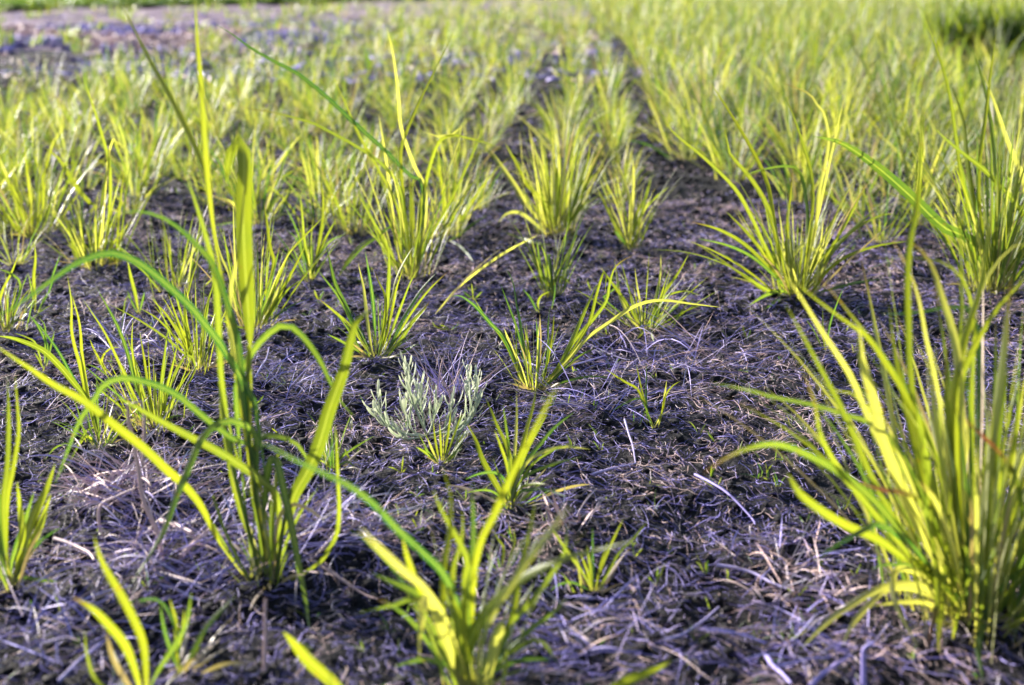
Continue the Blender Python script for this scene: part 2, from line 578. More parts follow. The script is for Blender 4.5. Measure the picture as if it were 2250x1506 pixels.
def build_heroes():
    # --- tall plant on the left of the picture
    hero("tall_grass_plant", "tall spindly grass plant with broad arching blades and several upright stems", "grass plant", (590, 1290), [
        (46, .02, 'y', "497,405 503,350 518,312 533,316 538,360 535,480 540,600 548,720 552,860 556,1000", dict(foot=.50, roll=.05, twist=.15, blunt=1.6)),
        (22, .08, 'y', "262,0 325,125 375,215 420,305 450,378 470,500 495,640 540,850", dict(foot=.63)),
        (19, .05, 'y', "428,-8 433,80 441,180 447,260 452,340 466,480 490,640 520,850", dict(foot=.60)),
        (26, -.04, 'g', "262,468 300,464 340,472 383,494 438,545 471,589 504,684 519,735 530,815 545,960", dict(base=.6)),
        (24, .0, 'm', "407,378 431,450 453,523 471,596 478,676 482,760 489,852 520,1000", dict(foot=.42)),
        (27, -.05, 'g', "-30,705 29,676 110,618 164,581 219,559 256,558 310,581 365,625 420,676 456,720 482,753 511,800 548,863 566,925", dict(base=.5, peak=.6)),
        (24, .03, 'g', "780,917 747,881 722,833 705,797 676,753 643,720 614,717 570,753 533,815 520,900"),
        (42, -.06, 'y', "823,690 806,686 791,700 780,713 768,760 755,815 738,862 722,906 700,980 676,1035 646,1090 622,1170", dict(base=.45, peak=.5, roll=-.1, twist=.3)),
        (32, -.1, 'y', "-20,752 20,780 73,815 120,847 183,881 256,938 314,983 369,1035 400,1062 440,1110 484,1195 540,1270", dict(foot=.15)),
        (30, -.05, 'ym', "245,868 280,885 318,906 365,932 420,961 475,990 517,1016 576,1057 609,1098 612,1180"),
        (24, -.06, 'g', "120,1065 146,998 175,925 205,881 226,848 256,833 292,833 347,848 391,870 431,903 467,932 510,965 560,1010", dict(base=.5)),
        (27, -.10, 'g', "277,1300 306,1256 358,1171 388,1090 417,1024 438,972 467,939 500,925 535,935 565,985"),
        (20, .0, 'm', "690,1045 664,990 639,968 602,957 570,965 560,1020"),
        (28, -.05, 'g', "681,1390 675,1350 668,1300 657,1245 646,1186 635,1127 622,1072 610,1020 598,1003 588,1040 580,1120", dict(base=.5, peak=.45)),
        (17, .0, 'y', "737,935 740,990 743,1060 745,1120 740,1172 722,1208 700,1238 640,1275"),
        (22, .05, 'y', "484,835 486,900 500,985 515,1070 545,1170"),
        (16, .02, 'pm', "543,520 512,600 505,700 515,790"),
        (15, -.03, 'md', "720,1150 680,1120 640,1110 610,1150"),
    ], stems=[
        (13, .0, 'm', "505,960 515,1040 545,1160 575,1285"), (12, .0, 'ym', "545,760 545,900 556,1060 590,1285"),
        (14, .01, 'pm', "530,880 552,1030 580,1180 592,1288"), (12, -.02, 'm', "640,1075 622,1160 605,1288"),
        (11, .02, 'm', "610,1000 600,1150 598,1285"), (10, -.01, 'm', "468,1090 500,1180 560,1288"), (13, .02, 'm', "482,840 500,980 535,1120 575,1280")],
        gen=dict(n=14, L=(.05, .13), lean=(.1, .7), bend=(.1, .6), w=(.0025, .005), tone=(.1, .7), r=.02), basal=8)

    # --- plant at the lower edge, in front of everything
    hero("grass_plant", "blurred broad-leaved grass plant cut by the lower edge, nearest to the camera", "grass plant", (1040, 1512), [
        (44, -.10, 'ym', "1402,1186 1328,1205 1254,1223 1180,1253 1125,1290 1090,1325 1062,1356 1032,1412 1012,1490", dict(base=.9, peak=.12, roll=.1, blunt=.55)),
        (36, -.06, 'pm', "922,1450 922,1400 928,1345 936,1312 950,1335 958,1349 981,1412 1003,1490", dict(base=.7, peak=.5)),
        (26, -.03, 'y', "884,1180 892,1215 907,1260 922,1290 945,1335"),
        (28, -.12, 'g', "560,968 600,985 650,1012 700,1035 774,1072 829,1116 866,1157 921,1208 973,1260 1005,1330 1030,1420", dict(base=.5, peak=.6)),
        (24, -.30, 'mp', "792,1165 840,1212 890,1258 936,1296 985,1370"), (24, -.30, 'mp', "1250,1105 1215,1160 1180,1205 1120,1290 1062,1400"),
        (22, .0, 'y', "970,1020 982,1060 990,1098 988,1172 977,1231 973,1319 990,1420"),
        (24, .0, 'm', "952,1075 962,1105 981,1142 1025,1227 1021,1282 1025,1400"),
        (20, .02, 'y', "1016,1118 1016,1172 1006,1215 995,1257 1000,1340 1020,1430"),
        (22, .01, 'g', "1036,1055 1040,1172 1032,1282 1029,1375"),
        (26, -.09, 'ym', "1226,845 1200,893 1175,943 1125,1042 1088,1127 1058,1186 1042,1262 1038,1380", dict(base=.5)),
        (22, .02, 'y', "1178,1095 1162,1172 1143,1253 1128,1341 1095,1430"),
        (22, .03, 'm', "1248,1148 1239,1216 1210,1264 1162,1330 1121,1367 1075,1450"),
        (20, .0, 'g', "1250,1308 1217,1345 1158,1389 1095,1450"),
        (26, .0, 'g', "815,1258 866,1282 918,1305 970,1360"),
        (20, .0, 'm', "790,1346 866,1330 921,1316 975,1380"),
        (20, -.02, 'g', "868,1465 900,1455 936,1449 985,1465"),
        (18, -.02, 'g', "1215,1449 1154,1449 1099,1467"),
        (16, -.02, 'm', "1226,1458 1187,1408 1140,1420 1090,1460"),
        (38, -.04, 'pm', "1100,1365 1095,1390 1084,1430 1069,1500", dict(base=.9, peak=.4, blunt=2)),
        (34, -.03, 'y', "985,1290 1003,1350 1012,1400 1010,1490"),
    ], gen=dict(n=26, L=(.06, .16), lean=(.05, .8), bend=(.1, .8), w=(.003, .006), tone=(.05, .7), r=.03))
    hero("grass_shoot", "single blurred broad blade rising from the lower edge toward the tall spindly plant", "grass shoot", (775, 1560), [
        (40, -.03, 'ym', "622,1388 650,1420 683,1458 735,1504 775,1560", dict(base=.7)),
        (22, -.02, 'g', "850,1500 815,1530 775,1560")])
    hero("grass_shoot", "blurred olive blade poking up at the lower edge beside the nearest plant", "grass shoot", (1300, 1570), [
        (34, -.02, 'ym', "1480,1450 1430,1475 1365,1504 1320,1550", dict(base=.7)),
        (20, -.02, 'g', "1290,1500 1295,1530 1300,1570")])

    # --- lower left corner
    hero("grass_plant", "small plant of two broad bright yellow blades in the lower left corner", "grass plant", (322, 1545), [
        (30, -.01, 'y', "207,1178 215,1210 229,1245 266,1308 295,1364 314,1412 320,1467 322,1540", dict(base=.6, roll=.0)),
        (32, -.05, 'yr', "159,1312 203,1338 240,1375 273,1415 295,1467 312,1530", dict(base=.6)),
        (20, .02, 'g', "421,1300 410,1367 388,1412 343,1482"),
        (20, -.02, 'pd', "232,1385 240,1420 252,1455 285,1510 310,1540"),
        (16, .02, 'm', "186,1385 191,1440 215,1500 290,1545"),
        (18, .05, 'g', "250,1430 262,1470 290,1530")])
    hero("grass_tuft", "little green tuft with reddish feet between the corner plant and the tall spindly plant", "grass tuft", (398, 1478), [
        (16, .0, 'g', "520,1308 462,1367 428,1420 402,1475"), (14, .0, 'y', "405,1340 400,1390 390,1430 396,1470"),
        (14, .0, 'g', "352,1330 360,1380 375,1430 394,1476"), (13, .0, 'y', "372,1315 385,1360 388,1410"),
        (10, .0, 'R', "350,1466 370,1440 392,1430"), (12, .0, 'g', "330,1325 300,1322 350,1320 385,1380"), (12, 0, 'm', "445,1400 425,1440 405,1472")],
        basal=8)
    hero("grass_plant", "bright green-yellow grass plant cut by the left edge under the arching blade tips", "grass plant", (25, 1290), [
        (20, .0, 'y', "16,822 19,925 16,1024 8,1098 12,1200"), (17, .02, 'y', "33,825 38,890 41,950 30,1024 16,1098 14,1200"),
        (24, -.02, 'y', "37,1058 44,1116 49,1171 44,1220 30,1280"), (30, .0, 'y', "121,1020 103,1072 74,1135 55,1186 36,1256"),
        (28, .02, 'ym', "112,1085 85,1164 59,1216 30,1285"), (14, .0, 'g', "136,1158 92,1186 55,1230 30,1285"),
        (14, .0, 'g', "130,1278 92,1275 50,1270 28,1285"), (22, .04, 'g', "-15,950 -5,1100 5,1220 18,1288"), (18, .03, 'g', "75,1080 50,1160 25,1240"),
        (16, -.03, 'g', "-20,1180 0,1230 20,1285")], gen=dict(n=8, L=(.05, .12), lean=(.1, .5), bend=(.1, .5), w=(.003, .006), tone=(0, .5)), basal=7)

    # --- big clump on the right
    big = [
        (28, -.16, 'gr', "1540,1044 1598,1005 1653,983 1701,976 1745,987 1801,1013 1849,1042 1911,1090 1967,1153 2041,1245", dict(base=.5, peak=.55, roll=.2)),
        (32, -.13, 'y', "1731,1040 1756,1083 1801,1120 1856,1153 1930,1186 1985,1223 2059,1264", dict(base=.5, peak=.75, blunt=2.2, roll=.1)),
        (22, -.13, 'g', "1793,1231 1838,1197 1893,1168 1930,1153 1985,1185 2060,1260"),
        (25, -.12, 'pm', "1756,1430 1801,1382 1856,1338 1911,1304 1959,1286 2030,1290 2100,1350"),
        (22, -.10, 'pm', "1852,1420 1871,1375 1911,1327 1950,1295 2020,1300"),
        (22, -.10, 'pm', "2020,1425 1985,1363 1963,1312 1963,1267 1985,1249 2050,1280"),
        (18, -.05, 'pm', "1912,1332 1985,1323 2041,1327 2110,1360"),
        (20, -.14, 'R', "2038,1420 2047,1380 2055,1349 2070,1282 2100,1260", dict(base=.7)),
        (26, -.10, 'g', "2160,1500 2150,1430 2155,1390 2165,1345 2170,1320"),
        (20, -.05, 'g', "2205,1445 2190,1410 2173,1375 2160,1360"),
        (24, -.04, 'pd', "2260,1392 2207,1360 2173,1345 2140,1360"),
        (20, -.14, 'R', "1880,1056 1930,1075 1985,1083 2022,1105 2060,1180"),
        (24, -.10, 'ym', "1724,665 1760,731 1797,800 1844,888 1877,961 1920,1060 1985,1170 2070,1290"),
        (22, -.08, 'pm', "1725,605 1760,654 1800,720 1844,786 1874,837 1914,932 1975,1050 2060,1220"),
        (18, -.05, 'ym', "1740,610 1779,647 1852,702 1906,742 1943,797 1979,852 2040,970 2110,1200"),
        (16, -.02, 'yr', "1793,605 1833,647 1877,702 1920,755 1965,820 2040,960 2110,1180"),
        (38, -.09, 'p', "1887,718 1891,760 1895,797 1921,888 1939,961 1985,1080 2060,1240", dict(base=.4, peak=.5, roll=-.2, twist=.3)),
        (20, -.12, 'yr', "1767,824 1790,888 1801,950 1823,998 1856,1050 1911,1116 1990,1210 2080,1310"),
        (18, -.06, 'g', "1560,841 1633,855 1706,874 1779,888 1852,910 1920,935 1990,1010 2080,1200"),
        (13, -.02, 'y', "1797,842 1840,860 1881,870 1930,930 2030,1100"),
        (24, -.05, 'ym', "2036,170 2030,230 2024,300 2016,450 2001,523 1994,614 1996,706 1998,779 2010,900 2060,1140", dict(roll=.0, twist=.1)),
        (16, .0, 'pmr', "1956,520 1979,560 2005,614 2023,676 2034,742 2060,860 2100,1120"),
        (32, .0, 'pmr', "1980,507 2009,541 2033,560 2052,596 2071,658 2089,713 2105,790 2110,900 2120,1150", dict(base=.5)),
        (17, .03, 'y', "1918,565 1972,565 2034,569 2071,576 2100,596 2125,633 2140,720 2135,900 2140,1150"),
        (16, .04, 'g', "1935,691 2016,687 2071,676 2129,680 2150,760 2150,1000"),
        (26, .0, 'y', "2181,440 2166,560 2155,633 2125,724 2104,815 2090,930 2100,1150", dict(base=.5)),
        (14, .03, 'y', "2104,430 2111,541 2113,633 2111,720 2100,830 2110,1100"),
        (17, .03, 'gp', "2262,535 2220,545 2180,592 2162,625 2140,690 2110,830 2110,1100"),
        (28, .0, 'pmr', "2222,610 2213,687 2205,780 2190,900 2160,1130", dict(base=.5)),
        (27, .0, 'ym', "2265,600 2198,669 2162,724 2125,797 2100,900 2110,1150"),
        (18, -.12, 'R', "2116,919 2162,961 2198,998 2235,1060 2240,1180"),
        (34, .0, 'm', "2215,800 2200,900 2185,1000 2165,1150 2145,1300"),
        (18, -.02, 'pr', "1934,880 1960,960 2010,1080 2080,1250"), (20, 0, 'y', "1953,670 1968,790 1990,900 2050,1140"),
        (24, .0, 'y', "1975,780 1990,880 2020,1000 2080,1200"), (22, 0, 'yr', "2083,745 2078,850 2090,1000 2110,1200"),
        (22, -.03, 'p', "2040,790 2050,880 2065,980 2100,1190"), (24, -.08, 'ym', "2245,830 2230,960 2200,1090 2160,1290"),
        (30, -.1, 'm', "2010,880 2030,980 2055,1090 2100,1290", dict(base=.6)), (20, -.05, 'yr', "1690,1000 1760,1090 1880,1180 2000,1260"),
        (16, -.1, 'R', "1870,1262 1900,1252 1920,1246"), (14, -.04, 'g', "1915,1250 1960,1240 2040,1260"),
    ]
    big = [b for b in big if '1690,1000' not in b[3] and '1870,1262' not in b[3]]
    hero("grass_clump", "biggest grass clump, dense yellow-green with red-tipped blades, at the right edge in front", "grass clump", (2150, 1372), big,
         gen=dict(n=54, fill=230, L=(.12, .33), lean=(.0, .65), bend=(.0, .8), w=(.0035, .0075), tone=(.25, .95), r=.055, red=.5, pale=.34, dry=.08), basal=34)

    # --- plant behind it, at the right edge
    hero("grass_clump", "tall grass clump behind the biggest one, with one broad deep green blade leaning out", "grass clump", (2185, 640), [
        (34, -.10, 'g', "1788,300 1850,315 1925,365 2000,430 2075,500 2125,523 2165,590", dict(base=.5, peak=.5, roll=.1)),
        (18, -.05, 'ym', "2048,278 2100,325 2175,385 2250,475 2260,560 2215,630"),
        (17, .0, 'p', "2159,158 2190,240 2215,315 2250,400 2255,500 2215,630"),
        (13, .0, 'ym', "2030,38 2055,100 2085,200 2100,300 2115,400 2150,540"),
        (18, .0, 'ym', "2088,183 2115,260 2125,350 2140,450 2160,570"),
        (14, .0, 'y', "2190,60 2178,150 2165,260 2150,400 2165,560"), (14, .05, 'm', "2130,90 2160,180 2180,290 2190,420 2190,570"),
        (16, .0, 'm', "2110,450 2150,500 2170,570"), (20, .0, 'gp', "2080,470 2115,525 2150,580"), (16, 0, 'y', "2250,300 2230,420 2205,560")],
         gen=dict(n=54, fill=90, L=(.16, .34), lean=(.0, .5), bend=(.0, .7), w=(.004, .008), tone=(.2, .9), r=.04, pale=.15), basal=8)

    # --- the round clump right of the middle
    hero("grass_clump", "round spreading grass clump with about fifty blades, alone on bare soil right of the middle", "grass clump", (1748, 655), [
        (14, .0, 'y', "1560,180 1605,250 1650,325 1685,400 1700,480 1720,600"), (17, .0, 'y', "1590,278 1600,320 1605,340 1655,400 1690,465 1715,560 1735,640"),
        (13, .02, 'pr', "1718,182 1775,205 1795,230 1810,250 1820,300 1815,350 1800,420 1792,500 1770,600", dict(base=.6)),
        (14, -.02, 'y', "1455,255 1480,292 1550,350 1615,415 1650,475 1680,540 1725,630"), (14, -.05, 'yr', "1520,488 1580,505 1640,540 1700,600"),
        (12, .05, 'm', "1970,470 1930,475 1870,510 1800,570 1770,630"), (14, 0, 'ym', "1935,450 1890,490 1840,540 1780,620"),
        (12, 0, 'yr', "1905,400 1870,470 1830,540 1770,640"), (10, .03, 'p', "1855,215 1840,280 1820,370 1790,500 1760,620"),
        (14, 0, 'gp', "1735,605 1745,560 1765,538 1785,545 1800,570 1805,600"), (12, 0, 'g', "1630,385 1680,372 1725,365 1755,375 1770,430 1775,520 1760,630"),
        (14, -.08, 'g', "1645,672 1680,650 1715,640 1740,650"), (14, -.08, 'g', "1680,680 1710,660 1740,655"), (14, -.05, 'y', "1640,610 1690,640 1735,655"),
        (12, -.1, 'g', "1535,525 1600,540 1660,570 1725,630"), (12, -.03, 'yr', "1740,375 1738,420 1730,490 1730,600"),
        (16, -.05, 'y', "1595,465 1640,510 1680,560 1730,640"), (13, 0, 'y', "1720,200 1745,260 1765,320 1785,400 1780,520 1755,640"),
        (12, -.05, 'm', "2000,530 1930,540 1850,570 1770,640"), (11, -.03, 'g', "1945,612 1880,622 1810,640")],
         gen=dict(n=52, fill=60, L=(.08, .24), lean=(.05, .95), bend=(.0, .75), w=(.0035, .0065), tone=(.45, 1.0), r=.035, red=.12, pale=.15), basal=8)

    # --- the row through the middle
    hero("grass_tuft", "slender tuft with a stem that stands in front in the middle row", "grass tuft", (1212, 655), [
        (9, 0, 'm', "1252,545 1240,570 1225,610 1215,650"), (9, 0, 'g', "1178,520 1185,570 1192,610"), (8, 0, 'y', "1255,625 1235,610 1218,615"),
        (8, 0, 'ym', "1165,612 1185,608 1205,625"), (8, 0, 'g', "1260,578 1240,590 1220,600")],
         stems=[(9, 0, 'g', "1206,560 1212,610 1213,660")],
         gen=dict(n=18, L=(.06, .16), lean=(.0, .5), bend=(.0, .6), w=(.003, .0055), tone=(.2, .8), r=.02))
    hero("grass_clump", "full upright clump in the middle row, behind the slender stemmed tuft", "grass clump", (1222, 515), [
        (13, 0, 'pm', "1072,322 1100,360 1135,410 1165,460 1200,500"), (13, 0, 'ym', "1110,315 1140,370 1160,410 1190,440 1200,500"),
        (13, -.03, 'gp', "1095,490 1110,472 1130,466 1150,472 1180,495 1200,515"), (13, 0, 'y', "1298,310 1290,360 1275,410 1245,480 1225,510"),
        (12, 0, 'yr', "1335,365 1300,390 1275,430 1240,490"), (14, 0, 'y', "1210,335 1225,390 1225,440 1220,500"), (12, 0, 'gp', "1175,325 1190,370 1200,430 1212,500"),
        (14, 0, 'y', "1325,425 1285,450 1250,490"), (12, -.03, 'm', "1110,512 1140,522 1180,535 1210,540"), (12, 0, 'm', "1280,495 1250,520 1230,560")],
         gen=dict(n=52, fill=40, L=(.10, .27), lean=(.0, .5), bend=(.0, .5), w=(.0035, .006), tone=(.4, 1), r=.04, pale=.2))
    hero("grass_tuft", "small vase-shaped tuft standing in the gap right of the middle row", "grass tuft", (1385, 548), [
        (14, 0, 'y', "1312,412 1325,440 1345,480 1365,520"), (9, -.04, 'g', "1350,505 1365,525 1382,545"), (12, 0, 'pm', "1355,355 1372,400 1385,450 1385,510"),
        (11, 0, 'y', "1430,395 1420,430 1400,470 1388,520"), (11, 0, 'm', "1470,410 1440,435 1410,470 1390,520"), (11, 0, 'pm', "1390,345 1392,400 1388,470 1385,520"),
        (9, -.04, 'y', "1400,510 1390,535 1385,548")], gen=dict(n=22, L=(.07, .19), lean=(.1, .6), bend=(.0, .5), w=(.003, .005), tone=(.5, 1), r=.018, pale=.2))
    hero("grass_tuft", "low bushy tuft between the middle row and the round clump", "grass tuft", (1415, 728), [
        (12, 0, 'pm', "1350,572 1356,610 1362,650 1385,700"), (11, 0, 'y', "1515,555 1490,600 1455,650 1425,710"), (10, 0, 'ym', "1461,620 1450,660 1430,700"),
        (8, 0, 'pg', "1395,590 1400,630 1410,690"), (12, -.02, 'y', "1320,588 1350,630 1385,680 1405,720"), (8, 0, 'p', "1452,560 1450,610 1435,670"),
        (11, -.04, 'y', "1400,745 1415,725 1425,710"), (8, -.03, 'm', "1438,755 1428,725 1415,700"), (9, 0, 'g', "1365,615 1345,640 1330,660"), (8, 0, 'm', "1540,650 1500,640 1450,660 1425,710")],
         gen=dict(n=22, L=(.05, .13), lean=(.1, .9), bend=(.0, .6), w=(.003, .0055), tone=(.2, .9), r=.03), basal=4)

    # --- tufts round the silver plant
    hero("grass_tuft", "sharp spreading tuft with long side blades beyond the dead grass fan", "grass tuft", (1172, 858), [
        (14, -.03, 'g', "992,652 1010,650 1030,662 1047,676 1083,717 1105,738 1131,790 1155,840"), (15, 0, 'y', "1042,656 1065,695 1091,725 1115,760 1150,835"),
        (10, 0, 'g', "1112,592 1124,612 1131,640 1135,669 1142,706 1150,760 1165,850"), (9, 0, 'g', "1099,622 1116,669 1135,720 1155,800"),
        (14, 0, 'yp', "1108,722 1124,768 1146,833 1160,850"), (16, 0, 'y', "1311,623 1300,650 1288,676 1266,728 1244,775 1215,830"),
        (14, 0, 'yr', "1390,562 1370,572 1350,590 1339,625 1332,662 1303,702 1262,749 1230,800 1195,850"),
        (14, -.03, 'pg', "1585,676 1520,668 1450,660 1394,673 1339,709 1292,742 1248,793 1219,826 1190,855"), (9, 0, 'g', "1208,674 1204,720 1204,768 1195,840"),
        (9, 0, 'y', "1218,685 1214,730 1206,780 1192,850"), (8, 0, 'Rd', "1186,690 1188,740 1185,800 1180,850"), (10, -.02, 'gr', "1320,760 1270,785 1220,830 1185,858"),
        (9, -.05, 'g', "1345,830 1290,828 1230,842 1185,858"), (8, 0, 'yp', "1157,710 1160,760 1170,840"), (10, 0, 'g', "1178,700 1182,760 1180,840"),
        (12, -.03, 'y', "1330,640 1332,600 1325,600 1310,650 1290,720 1235,800"), (9, 0, 'y', "1216,880 1200,860 1180,850")],
         gen=dict(n=16, L=(.05, .11), lean=(.0, .5), bend=(.0, .4), w=(.002, .0045), tone=(.3, .9), r=.02, red=.3, pale=.2), basal=7)
    hero("grass_tuft", "sharp fan-shaped tuft of broad pointed blades behind the silver plant", "grass tuft", (828, 788), [
        (17, 0, 'g', "716,534 726,580 737,625 758,669 773,706 810,775"), (11, 0, 'g', "697,592 715,615 737,643 755,672 790,730 815,780"),
        (10, -.02, 'yr', "698,655 737,687 773,720 805,770"), (12, 0, 'pm', "787,579 799,633 803,669 815,760"), (13, 0, 'g', "802,550 813,614 820,669 826,760"),
        (12, 0, 'ymr', "820,590 832,620 846,651 845,700 832,780"), (15, 0, 'y', "850,525 855,578 852,651 846,706 835,780"), (11, 0, 'y', "886,590 872,630 864,669 848,740 833,780"),
        (8, 0, 'pg', "906,545 885,580 868,620 860,660"), (12, 0, 'g', "964,595 940,620 919,647 883,706 855,765 838,785"), (9, 0, 'mr', "983,598 940,640 897,698 865,755 840,785"),
        (14, 0, 'yr', "945,661 930,682 908,706 879,749 850,785"), (10, 0, 'y', "925,700 900,715 870,745 845,780"), (11, -.03, 'g', "922,757 905,762 880,778 850,790"),
        (10, -.02, 'g', "720,735 750,750 785,770 815,788"), (9, -.02, 'R', "785,765 800,775 815,787"), (10, 0, 'm', "920,590 902,620 875,690 845,770")],
         gen=dict(n=12, L=(.04, .10), lean=(.2, .8), bend=(.0, .5), w=(.003, .005), tone=(.1, .6), r=.02), basal=10)
    hero("grass_tuft", "broad-bladed young plant standing just in front of the silver plant", "grass tuft", (1120, 1118), [
        (22, -.02, 'y', "1027,932 1036,950 1047,972 1060,1010 1088,1061 1112,1105"), (16, 0, 'y', "1064,868 1080,905 1094,940 1115,985 1125,1040 1122,1100"),
        (11, 0, 'pm', "1135,857 1135,914 1132,980 1125,1060"), (15, 0, 'g', "1263,905 1222,936 1190,972 1160,1010 1135,1060"),
        (13, -.02, 'pm', "1298,988 1262,983 1230,983 1195,992 1165,1010 1140,1045"), (12, -.03, 'g', "1278,1004 1245,1012 1217,1020 1162,1042 1135,1070"),
        (13, -.05, 'g', "1245,1092 1222,1083 1198,1076 1170,1076 1143,1082 1128,1105"), (11, -.04, 'g', "1022,1054 1051,1042 1088,1039 1112,1062"),
        (9, -.04, 'g', "1020,1084 1062,1077 1090,1085 1112,1110"), (15, 0, 'y', "1180,842 1172,890 1155,950 1140,1010 1128,1070"),
        (9, -.02, 'p', "1170,1140 1150,1118 1138,1105"), (11, 0, 'ym', "1086,945 1100,980 1115,1030"), (12, 0, 'm', "1205,905 1185,940 1160,985 1140,1040"),
        (10, -.04, 'y', "1200,1064 1172,1064 1142,1075"), (9, -.02, 'g', "1105,890 1112,940 1118,1000"), (10, -.03, 'm', "1255,975 1215,990 1170,1020 1135,1075")],
         stems=[(13, 0, 'g', "1130,1000 1126,1060 1121,1118"), (11, 0, 'm', "1138,1010 1132,1060 1125,1116")],
         gen=dict(n=6, L=(.03, .06), lean=(.4, 1.1), bend=(.1, .5), w=(.003, .005), tone=(.1, .5)), basal=4)
    hero("grass_tuft", "small bright tuft rooted against the foot of the silver plant", "grass tuft", (970, 1022), [
        (8, 0, 'y', "952,926 956,965 964,1010"), (9, 0, 'y', "990,905 985,950 974,1010"), (8, 0, 'y', "1016,905 998,955 978,1012"), (10, -.02, 'm', "914,982 935,995 960,1015"),
        (9, -.02, 'g', "1016,986 995,1000 978,1018"), (9, 0, 'g', "1028,950 1005,985 980,1015"), (8, -.02, 'g', "932,985 948,1002 964,1020"), (8, 0, 'p', "940,965 950,990 964,1015"),
        (8, 0, 'y', "966,930 968,970 970,1012"), (7, 0, 'y', "1005,935 992,975 976,1014")], gen=dict(n=6, L=(.02, .045), lean=(.2, .8), bend=(0, .4), w=(.002, .004), tone=(.4, .9)))
    hero("grass_tuft", "narrow green tuft between the tall spindly plant and the silver plant", "grass tuft", (731, 1033), [
        (9, 0, 'g', "728,938 730,980 731,1030"), (8, 0, 'g', "822,958 785,980 750,1005 733,1030"), (8, 0, 'm', "700,965 712,1000 728,1030"), (8, 0, 'g', "765,985 748,1005 735,1030"),
        (8, -.02, 'g', "785,1035 765,1015 740,1025"), (7, 0, 'g', "718,950 722,1000 729,1030"), (7, -.01, 'm', "690,1010 710,1015 727,1030")],
         gen=dict(n=10, L=(.03, .07), lean=(.0, .6), bend=(0, .4), w=(.002, .004), tone=(0, .4), red=.2), basal=4)
    hero("grass_tuft", "short stiff tuft in front of the young broad-bladed plant, on matted straw", "grass tuft", (1306, 1302), [
        (11, 0, 'y', "1210,1155 1228,1185 1254,1223 1280,1258 1300,1298"), (11, 0, 'y', "1425,1143 1390,1185 1360,1215 1328,1271 1312,1298"), (10, 0, 'ym', "1370,1140 1350,1180 1322,1245 1309,1298"),
        (8, 0, 'g', "1302,1160 1302,1220 1305,1298"), (10, -.01, 'g', "1210,1298 1228,1285 1255,1280 1285,1292 1300,1300"), (9, 0, 'y', "1275,1215 1290,1255 1303,1298"),
        (9, 0, 'y', "1335,1190 1320,1240 1308,1298"), (8, 0, 'm', "1290,1200 1298,1250 1304,1298")], gen=dict(n=6, L=(.02, .05), lean=(0, .5), bend=(0, .4), w=(.002, .004), tone=(.6, 1)), basal=3)

    # --- left middle
    hero("grass_tuft", "thin plant of long pointed blades whose lowest leaf reaches the left edge", "grass tuft", (218, 980), [
        (22, -.05, 'ym', "-4,739 15,741 37,746 91,768 128,801 164,844 194,881 212,940", dict(base=.5, peak=.6)), (14, 0, 'y', "148,605 157,665 157,724 165,765 175,800 192,874 212,950"),
        (12, 0, 'ym', "155,640 172,698 178,740 180,779 195,880 214,960"), (11, -.02, 'g', "62,690 90,720 128,772 160,830 195,890 214,960"),
        (8, -.02, 'g', "98,1012 120,985 150,975 185,990 210,1000", {}), (9, -.02, 'y', "166,990 190,960 212,975"), (9, 0, 'g', "190,920 200,950 214,985"),
        (8, 0, 'g', "262,940 240,965 224,985"), (10, 0, 'm', "120,1060 160,1000 195,940 214,950")], gen=dict(n=10, L=(.04, .09), lean=(.1, .9), bend=(0, .5), w=(.002, .004), tone=(.1, .6)), basal=4)
    hero("grass_tuft", "upright tuft of many thin blades at the foot of the pale straw heap", "grass tuft", (345, 945), [
        (11, 0, 'y', "179,653 200,684 219,713 235,740 248,768 270,815 300,880 335,935"), (13, 0, 'g', "214,636 241,684 263,728 281,779 300,850 330,920"), (9, 0, 'y', "292,700 290,760 300,840 330,930"),
        (10, 0, 'y', "307,730 318,797 328,870 340,930"), (11, 0, 'y', "369,720 362,779 352,860 345,930"), (10, 0, 'y', "391,752 380,800 362,870 348,935"), (9, 0, 'ym', "446,726 413,771 385,822 360,890 348,935"),
        (8, 0, 'y', "425,806 395,850 360,910"), (9, 0, 'y', "237,667 303,702 358,738 398,772 430,810", {}), (8, -.02, 'g', "180,800 250,860 310,915 340,940"), (8, -.02, 'g', "410,915 380,915 355,935"),
        (8, -.02, 'm', "200,840 260,890 320,930")], gen=dict(n=26, L=(.04, .13), lean=(0, .4), bend=(0, .5), w=(.002, .0045), tone=(.4, 1), r=.03), basal=6)
    hero("grass_tuft", "tuft of fine yellow blades growing out of the pale straw mound", "grass tuft", (435, 815), [
        (9, 0, 'y', "303,676 330,690 358,712 400,760 430,805"), (10, 0, 'y', "329,650 347,672 365,691 400,745 430,810"), (10, 0, 'y', "369,645 394,713 415,770 432,810"), (8, 0, 'y', "438,560 416,633 405,700 425,790"),
        (8, 0, 'y', "406,625 408,690 428,800"), (8, 0, 'ym', "478,600 455,670 440,760"), (9, 0, 'm', "375,610 395,680 425,790"), (8, 0, 'y', "460,650 448,720 438,800"), (9, 0, 'g', "500,690 470,740 442,805")],
         gen=dict(n=18, L=(.05, .14), lean=(0, .5), bend=(0, .5), w=(.002, .0045), tone=(.6, 1), r=.025), basal=5)
